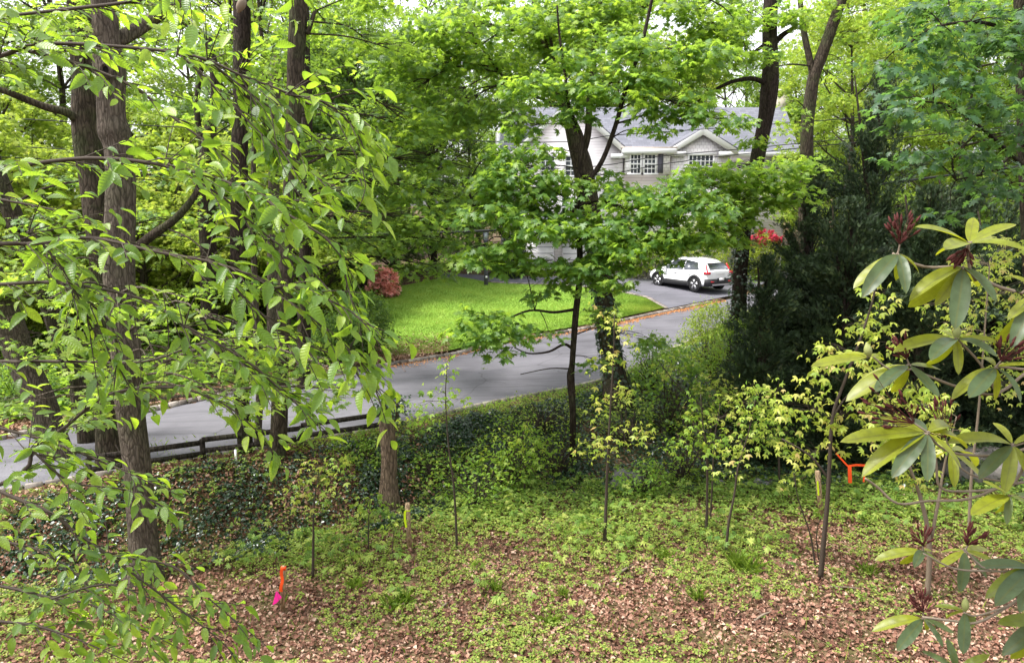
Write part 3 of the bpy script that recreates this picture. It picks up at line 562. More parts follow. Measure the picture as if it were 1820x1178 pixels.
def far_woods():
    pr = {'light': proto('leafy_tree', 22, 5.5, 3, 'far_light', 'bark_brown', 560, .24, 1, 30),
          'mid': proto('leafy_tree', 22, 5.5, 2.5, 'far', 'bark_brown', 560, .24, 2, 30),
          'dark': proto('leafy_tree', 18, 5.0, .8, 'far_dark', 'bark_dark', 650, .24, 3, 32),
          'thin': proto('leafy_tree', 24, 5.5, 7, 'far', 'bark_brown', 330, .24, 4, 24),
          'low': proto('leafy_tree', 9, 3.6, .3, 'far_light', 'bark_brown', 330, .2, 5, 30)}
    used = {k: False for k in pr}
    GB = 'trees of the wood behind the white house'; GL = 'trees of the wood left of the lawn'; GR = 'trees of the wood on the right beyond the conifers'
    lb = {'light': 'tall pale green leafy tree', 'mid': 'tall mid green leafy tree', 'dark': 'dense dark green leafy tree', 'thin': 'tall thin leafy tree with sky showing through', 'low': 'small pale green leafy tree'}
    S = []
    for (px, d, k, s) in [(620, 62, 'thin', .95), (700, 70, 'thin', .9), (770, 60, 'thin', .9), (850, 66, 'mid', .8), (930, 78, 'thin', .85), (1010, 66, 'light', .72), (1090, 72, 'thin', .9), (1160, 64, 'mid', .62), (1230, 68, 'light', .7), (1300, 74, 'thin', 1.0), (1350, 62, 'light', .62), (1400, 66, 'mid', .7), (1440, 60, 'light', .8), (1500, 66, 'thin', .95), (900, 58, 'mid', .66), (980, 60, 'mid', .8), (1060, 58, 'light', .8), (1130, 60, 'mid', .74), (1200, 59, 'light', .72), (1270, 60, 'mid', .78), (1420, 57, 'light', .52)]: S.append((px, d, k, s, 'behind the house', GB))
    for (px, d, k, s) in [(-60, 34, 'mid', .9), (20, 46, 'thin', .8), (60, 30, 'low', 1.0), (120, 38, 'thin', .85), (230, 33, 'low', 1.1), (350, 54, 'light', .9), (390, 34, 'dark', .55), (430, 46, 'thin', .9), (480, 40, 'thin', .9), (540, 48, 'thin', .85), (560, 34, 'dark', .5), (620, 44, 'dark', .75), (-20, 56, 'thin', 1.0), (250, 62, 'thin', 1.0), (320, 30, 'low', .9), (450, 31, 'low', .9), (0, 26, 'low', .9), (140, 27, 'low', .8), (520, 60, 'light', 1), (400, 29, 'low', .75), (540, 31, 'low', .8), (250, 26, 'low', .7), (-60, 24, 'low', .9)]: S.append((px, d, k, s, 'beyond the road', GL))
    for (px, d, k, s) in [(1480, 38, 'light', .7), (1530, 50, 'mid', .9), (1590, 40, 'light', .6), (1650, 46, 'thin', .8), (1700, 34, 'mid', .6), (1770, 44, 'light', .8), (1830, 36, 'mid', .8), (1880, 48, 'dark', .9), (1560, 60, 'light', 1.0), (1740, 58, 'mid', 1.0)]: S.append((px, d, k, s, 'behind the yews', GR))
    ords = ['first', 'second', 'third', 'fourth', 'fifth', 'sixth', 'seventh', 'eighth', 'ninth', 'tenth', 'eleventh', 'twelfth', 'thirteenth']; lname = {'light': 'tall pale green trees', 'mid': 'tall mid green trees', 'dark': 'dense dark trees', 'thin': 'tall thin crowned trees', 'low': 'small pale green trees'}
    for i, (px, d, k, s, where, g) in enumerate(S):
        same = sorted(q[0] for q in S if q[2] == k and q[5] == g); o_ = ords[same.index(px)]
        x = P(px, 500, d)[0]; loc = (x, d, float(h(x, d)) - .1); lab = f'{o_} from the left of the {lname[k]} {where}' if len(same) > 1 else f'{lb[k]} {where}'; rz = i * 1.37; sc = (s * U(.9, 1.1), s * U(.9, 1.1), s * U(.92, 1.08))
        if not used[k]: o = pr[k]; o.location = loc; o.rotation_euler = (0, 0, rz); o.scale = sc; o['label'] = lab; o['group'] = g; used[k] = True
        else: copy_thing(pr[k], loc, rz, sc, lab, g)
    # single dark trees left of the lawn
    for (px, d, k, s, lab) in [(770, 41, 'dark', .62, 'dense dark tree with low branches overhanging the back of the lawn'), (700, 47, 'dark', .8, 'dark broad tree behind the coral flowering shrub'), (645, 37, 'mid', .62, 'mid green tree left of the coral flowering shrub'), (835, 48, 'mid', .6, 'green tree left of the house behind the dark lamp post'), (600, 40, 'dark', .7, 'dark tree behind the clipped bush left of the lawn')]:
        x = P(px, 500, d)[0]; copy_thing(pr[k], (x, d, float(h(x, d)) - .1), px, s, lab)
far_woods()

# ------------------------------------------------------------------ white house
def m_siding(name, rowh, shingle):
    m = mat(name, .75, (.78, .73, .74), .2); tc = N(m, 'TexCoord'); b = N(m, 'TexBrick')
    mp = N(m, 'Mapping'); mp.inputs['Rotation'].default_value = (radians(90), 0, 0); L(m, tc.outputs['Object'], mp.inputs[0]); L(m, mp.outputs[0], b.inputs['Vector'])
    b.inputs['Scale'].default_value = 1; b.inputs['Row Height'].default_value = rowh; b.inputs['Brick Width'].default_value = .22 if shingle else 3.5; b.inputs['Mortar Size'].default_value = .012
    b.inputs['Color1'].default_value = (.86, .82, .83, 1); b.inputs['Color2'].default_value = (.90, .86, .87, 1) if shingle else (.80, .75, .77, 1); b.inputs['Mortar'].default_value = (.58, .52, .55, 1)
    L(m, b.outputs['Color'], BS(m).inputs['Base Color']); bumpn(m, b.outputs['Fac'], -.5, .02); return m
def m_roof():
    m = mat('slate_roof', .8, spec=.25); tc = N(m, 'TexCoord'); b = N(m, 'TexBrick'); mp = N(m, 'Mapping'); mp.inputs['Rotation'].default_value = (radians(90), 0, 0)
    L(m, tc.outputs['Object'], mp.inputs[0]); L(m, mp.outputs[0], b.inputs['Vector'])
    b.inputs['Scale'].default_value = 1; b.inputs['Row Height'].default_value = .15; b.inputs['Brick Width'].default_value = .33; b.inputs['Mortar Size'].default_value = .008
    b.inputs['Color1'].default_value = (.115, .118, .142, 1); b.inputs['Color2'].default_value = (.16, .163, .193, 1); b.inputs['Mortar'].default_value = (.085, .086, .105, 1)
    L(m, b.outputs['Color'], BS(m).inputs['Base Color']); return m
M['siding'] = m_siding('clapboard_siding', .17, False); M['shingle'] = m_siding('shingle_siding', .19, True); M['roof'] = m_roof()
M['trim'] = mat('white_trim', .5, (.84, .82, .83), .3); M['glass'] = mat('window_glass', .08, (.06, .068, .08), .6); M['curtain'] = mat('curtain', .9, (.35, .38, .42)); M['shutter'] = mat('dark_shutter', .6, (.09, .085, .11))
M['chimney'] = m_stone('chimney_stone', (.42, .36, .30), (.62, .56, .48), 5); M['copper'] = mat('bay_roof_metal', .5, (.42, .35, .30), .4)
def house():
    D = 46.0
    def X(px, d=D): return float(P(px, 400, d)[0])
    def Z(py, d=D): return float(P(910, py, d)[2])
    z0 = float(h(5, D)) - .3; root = thing('house', (X(1140), D, z0), 'large white two storey house with grey slate roof and two front gables behind the driveway', 'house')
    # main wall and roof (ridge parallel to the facade)
    wl = MB(); ev = Z(272); wl.box(((X(890) + X(1395)) / 2, D + 5.05, (z0 + ev) / 2), (X(1395) - X(890), 9.5, ev - z0)); wl.build('wall', M['siding'], root, False)
    rz_ = Z(191, D + 5); rf = MB(); xl, xr = X(884), X(1412); yr = D + 5.0; th = .18
    ridge_r = X(1383, D + 5)
    rf.quad((xl, D - .25, ev), (xr, D - .25, ev), (ridge_r, yr, rz_), (xl + .1, yr, rz_)); rf.quad((xr, D + 10.3, ev), (xl, D + 10.3, ev), (xl + .1, yr, rz_), (ridge_r, yr, rz_)); rf.add(np.array([(xr, D - .25, ev), (xr, D + 10.3, ev), (ridge_r, yr, rz_)]), np.array([[0, 1, 2]]))
    rf.quad((xl, D - .25, ev - .2), (xl, D + 10.3, ev - .2), (xr, D + 10.3, ev - .2), (xr, D - .25, ev - .2)); ro = rf.build('roof', M['roof'], root, False)
    t = MB(); t.box(((xl + xr) / 2, D - .3, ev - .12), (xr - xl, .12, .26)); t.build('gutter', M['trim'], root, False)
    # left gable end wall + rake trim on the main roof
    ge = MB(); ge.add(np.array([(X(891), D + .2, ev - .2), (X(891), D + 9.8, ev - .2), (X(891), yr, rz_ - .2)]), np.array([[0, 1, 2]])); ge.build('gable_wall', M['siding'], root, False)
    rk = MB(); tube(rk, [(xl, D - .3, ev), (xl + .1, yr, rz_)], [.16, .16], 4, 1); tube(rk, [(xl, D + 10.3, ev), (xl + .1, yr, rz_)], [.16, .16], 4, 1); rk.build('rake_trim', M['trim'], root, False)
    def gable(xa, xb, peak, evz, y, m, name):
        xm = (xa + xb) / 2; sl = (peak - evz) / ((xb - xa) / 2); g = MB(); ov = .35
        g.prism([(xa + ov, z0), (xb - ov, z0), (xb - ov, evz + ov * sl - .1), (xm, peak - .1), (xa + ov, evz + ov * sl - .1)], y, D + 4.5 if m == 'siding' else D + 3); g.build('gable_wall', M[m], root, False)
        r = MB(); n = .12; yb = D + 4.9
        for s in (-1, 1):
            xe = xm + s * (xb - xa) / 2; r.add(np.array([(xe, y - .4, evz), (xm, y - .4, peak), (xm, yb, peak), (xe, yb, evz), (xe, y - .4, evz - n), (xm, y - .4, peak - n), (xm, yb, peak - n), (xe, yb, evz - n)]), np.array([[0, 1, 2, 3], [7, 6, 5, 4], [0, 4, 5, 1], [3, 2, 6, 7], [0, 3, 7, 4]]))
        r.build('gable_roof', M['roof'], root, False)
        k = MB()
        for s in (-1, 1):
            xe = xm + s * (xb - xa) / 2; w = .34
            k.add(np.array([(xe, y - .45, evz - .10), (xm, y - .45, peak - .05), (xm, y - .45, peak - .05 - w * 1.15), (xe - s * .02, y - .45, evz - .10 - w), (xe, y - .3, evz - .10), (xm, y - .3, peak - .05), (xm, y - .3, peak - .05 - w * 1.15), (xe - s * .02, y - .3, evz - .10 - w)]), np.array([[0, 1, 2, 3], [4, 7, 6, 5], [3, 2, 6, 7], [0, 3, 7, 4]]))
            k.box((xe - s * .55, y - .25, evz - .30), (1.1, .38, .24)); 
        k.build('gable_trim', M['trim'], root, False)
        return xm
    gable(X(908, 44.5), X(1116, 44.5), Z(176, 44.5), Z(268, 44.5), 44.8, 'siding', 'left')
    gable(X(1181, 44.5), X(1305, 44.5), Z(226, 44.5), Z(264, 44.5), 44.8, 'shingle', 'right')
    def window(x0, x1, py0, py1, y, nx, nz, curtain=True):
        a, b, c, d = X(x0, y), X(x1, y), Z(py1, y), Z(py0, y); f = MB(); w = .10
        f.box(((a + b) / 2, y - .03, c - w / 2), (b - a + .3, .14, w)); f.box(((a + b) / 2, y - .03, d + w / 2), (b - a + .24, .12, w * 1.5))
        for q in (a, b): f.box((q, y - .025, (c + d) / 2), (w, .1, d - c))
        fr = f.build('window', M['trim'], root, False); p = MB(); p.box(((a + b) / 2, y + .02, (c + d) / 2), (b - a - .04, .04, d - c - .02)); p.build('pane', M['glass'], fr, False)
        g = MB()
        for i in range(1, nx): g.box((a + (b - a) * i / nx, y - .012, (c + d) / 2), (.045, .02, d - c))
        for i in range(1, nz): g.box(((a + b) / 2, y - .014, c + (d - c) * i / nz), (b - a, .02, .05 if i * 2 != nz else .09))
        g.build('muntins', M['trim'], fr, False)
    window(1219, 1263, 276, 318, 44.78, 6, 4); window(1299, 1321, 353, 372, 44.9 + .9, 4, 4)
    window(1003, 1034, 278, 312, 44.78, 3, 4); window(960, 985, 278, 312, 44.78, 3, 4); window(997, 1018, 352, 385, 44.78, 3, 4); window(905, 925, 300, 330, 45.95, 3, 4) if False else None
    # flat topped bay between the gables
    b = MB(); ya = 44.4; xa, xb = X(1110, ya), X(1188, ya); b.box(((xa + xb) / 2, ya + .85, (Z(309, ya) + Z(272, ya)) / 2), (xb - xa, 1.5, Z(272, ya) - Z(309, ya))); b.build('bay', M['shingle'], root, False)
    b = MB(); b.box(((xa + xb) / 2, ya + .6, Z(269, ya)), (xb - xa + .5, 1.9, .28)); b.build('bay_cornice', M['trim'], root, False)
    b = MB(); b.box(((xa + xb) / 2, ya + .7, Z(269, ya) + .19), (xb - xa + .6, 1.9, .08)); b.build('bay_roof', M['copper'], root, False)
    window(1117, 1136, 275, 308, ya + .05, 3, 4); window(1141, 1162, 275, 308, ya + .05, 3, 4)
    s = MB(); s.box((X(1171, ya), ya + .07, (Z(274, ya) + Z(308, ya)) / 2), (.3, .08, Z(274, ya) - Z(308, ya))); s.build('shutter', M['shutter'], root, False)
    # porch roof and garage doors on the left
    yp = 43.4; s = MB(); s.quad((X(925, yp), yp, Z(408, yp)), (X(1095, yp), yp, Z(408, yp)), (X(1085, yp), 44.7, Z(386, yp)), (X(932, yp), 44.7, Z(386, yp))); s.build('porch_roof', M['roof'], root, False)
    s = MB(); s.box(((X(925, yp) + X(1095, yp)) / 2, yp, Z(408, yp) - .12), (X(1095, yp) - X(925, yp), .14, .24)); s.build('porch_fascia', M['trim'], root, False)
    for (p0, p1) in [(935, 985), (1000, 1050)]:
        a, c = X(p0, 44.7), X(p1, 44.7); z1 = Z(428, 44.7); zg = float(h(a, 44.7)); g = MB(); g.box(((a + c) / 2, 44.7, (zg + z1) / 2), (c - a, .1, z1 - zg)); go = g.build('garage_door', M['trim'], root, False)
        l = MB()
        for i in range(1, 5): l.box(((a + c) / 2, 44.64, zg + (z1 - zg) * i / 5), (c - a - .1, .02, .03))
        l.build('panel_groove', M['shutter'], go, False)
    s = MB(); s.box((X(1386, 50), 51.5, Z(185, 50)), (1.0, .9, 1.9)); s.box((X(1386, 50), 51.5, Z(185, 50) + 1.0), (1.15, 1.05, .15)); s.build('chimney', M['chimney'], root, False)
house()

# ------------------------------------------------------------------ car
def car(name, loc, heading, label, paint, group=None):
    root = thing(name, loc, label, 'car', group)
    fx = np.array([cos(heading), sin(heading), 0]); lx = np.array([-sin(heading), cos(heading), 0]); o = np.array(loc)
    def w(p): p = np.atleast_2d(np.asarray(p, float)); return o + p[:, :1] * fx + p[:, 1:2] * lx + p[:, 2:3] * [0, 0, 1]
    # stations: x, half width at sill, mid, belt; z sill, z mid, z belt, z roof (edge), roof half width
    S = [(-2.21, .70, .78, .74, .42, .72, .98, 1.0, .68), (-2.14, .84, .88, .82, .34, .72, 1.04, 1.08, .72), (-1.95, .89, .925, .87, .30, .70, 1.07, 1.30, .66), (-1.65, .90, .93, .88, .28, .68, 1.07, 1.53, .62), (-1.25, .91, .93, .88, .28, .66, 1.05, 1.60, .62),
         (-.5, .91, .93, .87, .28, .64, 1.02, 1.64, .62), (.2, .91, .93, .87, .28, .64, .99, 1.63, .61), (.65, .91, .93, .87, .28, .64, .98, 1.50, .60), (1.15, .91, .93, .86, .28, .64, .97, 1.06, .66), (1.3, .91, .93, .85, .28, .64, .96, 1.0, .70), (1.8, .89, .92, .80, .30, .62, .91, .95, .62), (2.1, .82, .86, .70, .36, .60, .80, .84, .5), (2.22, .68, .72, .60, .42, .58, .68, .7, .4)]
    rings = []
    for (x, a, b, c, z0, z1, z2, z3, rw) in S:
        half = [(0, z0 - .02), (a * .7, z0 - .02), (a, z0), (b, z0 + .12), (b, z1), (b * .99, z2 - .1), (c, z2), (rw, z3), (rw * .55, z3 + .025), (0, z3 + .035)]
        rings.append([(x, y, z) for y, z in half] + [(x, -y, z) for y, z in half[::-1][1:-1]])
    rings = np.array(rings); ns, nr = rings.shape[:2]; mb = MB(); i = np.arange(ns - 1)[:, None] * nr; j = np.arange(nr)[None]; j2 = (j + 1) % nr
    f = np.stack([i + j, i + nr + j, i + nr + j2, i + j2], -1).reshape(-1, 4); mb.add(w(rings.reshape(-1, 3)), [f, np.arange(nr)[None], (np.arange(nr)[::-1] + (ns - 1) * nr)[None]])
    body = mb.build('body', paint, root); m = body.modifiers.new('s', 'SUBSURF'); m.levels = m.render_levels = 2
    # glass patches slightly proud
    g = MB()
    def patch(g, pts, e=.012):
        p = np.array(pts, float); n = np.cross(p[1] - p[0], p[2] - p[0]); n /= np.linalg.norm(n); c = p.mean(0)
        if np.dot(n, c - np.array([0, 0, .9])) < 0: n = -n
        g.add(w(np.vstack([p + n * e, p - n * .05])), [np.arange(len(p))[None], np.c_[np.arange(len(p)), (np.arange(len(p)) + 1) % len(p), (np.arange(len(p)) + 1) % len(p) + len(p), np.arange(len(p)) + len(p)]])
    for s in (-1, 1):
        patch(g, [(-1.55, s * .875, 1.12), (-1.3, s * .69, 1.46), (-.52, s * .665, 1.55), (-.50, s * .875, 1.06)]); patch(g, [(-.42, s * .875, 1.06), (-.44, s * .665, 1.55), (.28, s * .66, 1.54), (.95, s * .86, 1.03)])
    g.build('side_windows', M['glass'], root, False)
    g = MB(); patch(g, [(-2.10, -.66, 1.12), (-2.10, .66, 1.12), (-1.80, .56, 1.42), (-1.80, -.56, 1.42)], .035); g.build('rear_window', M['glass'], root, False)
    g = MB(); patch(g, [(1.16, -.7, 1.05), (1.16, .7, 1.05), (.66, .55, 1.50), (.66, -.55, 1.50)], .04); g.build('windscreen', M['glass'], root, False)
    # black cladding, bumper, skid plate
    g = MB(); 
    for s in (-1, 1): g.add(w([(-1.0, s * .905, .22), (1.0, s * .905, .22), (1.0, s * .955, .26), (-1.0, s * .955, .26), (-1.0, s * .955, .47), (1.0, s * .955, .47), (1.0, s * .90, .50), (-1.0, s * .90, .50)]), np.array([[0, 1, 2, 3], [3, 2, 5, 4], [4, 5, 6, 7], [0, 3, 4, 7], [1, 6, 5, 2]]))
    P_ = [(-2.02, -.945), (-2.20, -.86), (-2.275, -.6), (-2.29, 0), (-2.275, .6), (-2.20, .86), (-2.02, .945)]
    lo = [(x, y, .30) for x, y in P_]; hi = [(x - .005, y, .66) for x, y in P_]; n = len(P_); q = np.arange(n - 1); g.add(w(lo + hi), [np.c_[q, q + 1, q + n + 1, q + n], (np.arange(n) + n)[None], np.arange(n)[::-1][None]])
    P2 = [(2.0, .93), (2.24, .74), (2.29, 0), (2.24, -.74), (2.0, -.93)]; n = 5; q = np.arange(4); g.add(w([(x, y, .28) for x, y in P2] + [(x, y, .50) for x, y in P2]), [np.c_[q, q + 1, q + n + 1, q + n], (np.arange(n) + n)[None]])
    g.build('black_cladding', M['blackplastic'], root, False)
    g = MB(); g.add(w([(-2.31, -.62, .33), (-2.31, .62, .33), (-2.31, .68, .41), (-2.31, -.68, .41), (-2.2, -.62, .31), (-2.2, .62, .31)]), np.array([[0, 1, 2, 3], [4, 5, 1, 0]])); g.build('skid_plate', M['alloy'], root, False)
    # wheels
    for (x, s) in [(1.37, 1), (1.37, -1), (-1.33, 1), (-1.33, -1)]:
        def disc(m_, rs, ys, mt, nm, par, sm_=True):
            g = MB(); n = 28; a = np.arange(n) * 2 * pi / n; V = []
            for r_, y_ in zip(rs, ys): V += [(x + r_ * cos(q), s * y_, .345 + r_ * sin(q)) for q in a]
            k = len(rs); i = (np.arange(k - 1) * n)[:, None]; j = np.arange(n)[None]; g.add(w(V), [np.stack([i + j, i + (j + 1) % n, i + n + (j + 1) % n, i + n + j], -1).reshape(-1, 4), (np.arange(n) + (k - 1) * n)[None]]); return g.build(nm, mt, par, sm_)
        if True:
            a = np.linspace(-.18, pi + .18, 22); g = MB(); V = [(x + .50 * cos(q), s * .92, .345 + .50 * sin(q)) for q in a] + [(x + .48 * cos(q), s * .968, .345 + .48 * sin(q)) for q in a] + [(x + .375 * cos(q), s * .965, .345 + .375 * sin(q)) for q in a] + [(x + .375 * cos(q), s * .80, .345 + .375 * sin(q)) for q in a]
            i = (np.arange(3) * 22)[:, None]; j = np.arange(21)[None]; g.add(w(V), np.stack([i + j, i + j + 1, i + 22 + j + 1, i + 22 + j], -1).reshape(-1, 4)); g.build('wheel_arch', M['blackplastic'], root)
            disc(x, [.375, .0], [.935, .936], M['blackplastic'], 'wheel_well', root, False)
        wh = disc(x, [.345, .345, .33, .27, .255], [.70, .93, .955, .955, .945], M['rubber'], 'wheel', root)
        disc(x, [.255, .25, .05], [.946, .949, .950], M['darkrim'], 'rim', wh)
        g = MB()
        for k in range(5):
            t = k * 2 * pi / 5 + .3
            for dt in (-.13, .13):
                A = np.array([cos(t) * .04, 0, sin(t) * .04]); B = np.array([cos(t + dt) * .25, 0, sin(t + dt) * .25]); pn = np.array([-sin(t), 0, cos(t)]) * .024
                V = [A - pn, A + pn, B + pn, B - pn]; g.add(w([(x + v[0], s * .962, .345 + v[2]) for v in V] + [(x + v[0], s * .951, .345 + v[2]) for v in V]), np.array([[0, 1, 2, 3], [0, 4, 5, 1], [1, 5, 6, 2], [2, 6, 7, 3], [3, 7, 4, 0]]))
        g.build('spokes', M['alloy'], wh, False)
    # tail lights: boomerang shape
    for s in (-1, 1):
        g = MB(); g.box(w([(-2.07, s * .80, .96)])[0], (.26, .24, .12), heading); tube(g, w([(-2.10, s * .80, .98), (-2.02, s * .80, 1.16), (-1.90, s * .735, 1.40)]), [.07, .045, .035], 5, 3); g.build('tail_light', M['redlamp'], root, False)
        g = MB(); g.box(w([(-2.285, s * .62, .53)])[0], (.03, .22, .05), heading); g.build('reflector', M['redlamp'], root, False)
        g = MB(); g.box(w([(.78, s * 1.0, 1.06)])[0], (.14, .2, .15), heading, taper=.8); g.build('side_mirror', paint, root, False)
        g = MB(); g.box(w([(-.3, s * .57, 1.69)])[0], (1.7, .04, .04), heading); g.build('roof_rail', M['blackplastic'], root, False)
        for xx in (-.95, .05):
            g = MB(); g.box(w([(xx, s * .945, .86)])[0], (.18, .03, .035), heading); g.build('door_handle', paint, root, False)
        g = MB(); g.box(w([(2.08, s * .70, .72)])[0], (.2, .3, .12), heading); g.build('headlight', M['alloy'], root, False)
    g = MB(); g.box(w([(-2.29, 0, .62)])[0], (.04, .62, .16), heading); g.build('plate_recess', M['blackplastic'], root, False)
    g = MB(); g.box(w([(-2.315, 0, .64)])[0], (.02, .34, .12), heading); g.build('number_plate', M['trim'], root, False)
    return root, w, fx, lx
def m_paint(nm, c):
    m = mat(nm, .3, c, .5); BS(m).inputs['Coat Weight'].default_value = .8; BS(m).inputs['Coat Roughness'].default_value = .08; return m
M['whitepaint'] = m_paint('white_car_paint', (.78, .78, .80)); M['greypaint'] = m_paint('silver_car_paint', (.5, .51, .53)); M['blackplastic'] = mat('black_plastic', .6, (.02, .02, .022), .4); M['rubber'] = mat('tyre_rubber', .8, (.018, .018, .018)); M['alloy'] = mat('alloy', .3, (.6, .6, .62), .5, .8); M['darkrim'] = mat('dark_rim', .5, (.03, .03, .032)); M['redlamp'] = mat('red_lamp', .25, (.55, .012, .025), .6)
def letters(txt, size, loc, fx, lx, parent, m, name='badge'):
    c = bpy.data.curves.new(name, 'FONT'); c.body = txt; c.size = size; c.extrude = .004; c.align_x = 'CENTER'; c.space_character = 1.6
    tmp = bpy.data.objects.new('tmp', c); COL.objects.link(tmp); dg = bpy.context.evaluated_depsgraph_get(); me = bpy.data.meshes.new_from_object(tmp.evaluated_get(dg)); bpy.data.objects.remove(tmp)
    co = np.zeros(len(me.vertices) * 3); me.vertices.foreach_get('co', co); co = co.reshape(-1, 3)
    v = np.array(loc) + co[:, :1] * (-lx) + co[:, 1:2] * np.array([0, 0, 1]) - co[:, 2:3] * fx - np.array(parent.location)
    me.vertices.foreach_set('co', v.ravel()); me.materials.clear(); me.materials.append(m); me.update(); o = bpy.data.objects.new(name, me); COL.objects.link(o); o.parent = parent; return o
def cars():
    head = math.atan2(.85, -.53); c = G(1233, 521); f_ = np.array([cos(head), sin(head)]); l_ = np.array([-sin(head), cos(head)])
    p = c[:2] + f_ * 1.33 - l_ * .93; loc = (p[0], p[1], float(h(*p)) + .03)
    root, w, fx, lx = car('parked_car', loc, head, 'white compact SUV with red tail lights parked on the driveway', M['whitepaint'])
    letters('VOLVO', .13, w([(-2.225, 0, .84)])[0], fx, lx, root, M['alloy'])
    p = G(1322, 489); car('parked_car', (p[0], p[1] + 3.5, float(h(p[0], p[1] + 3.5)) + .03), head + .35, 'silver car mostly hidden behind the white SUV and the ivy covered trunk', M['greypaint'])
cars()

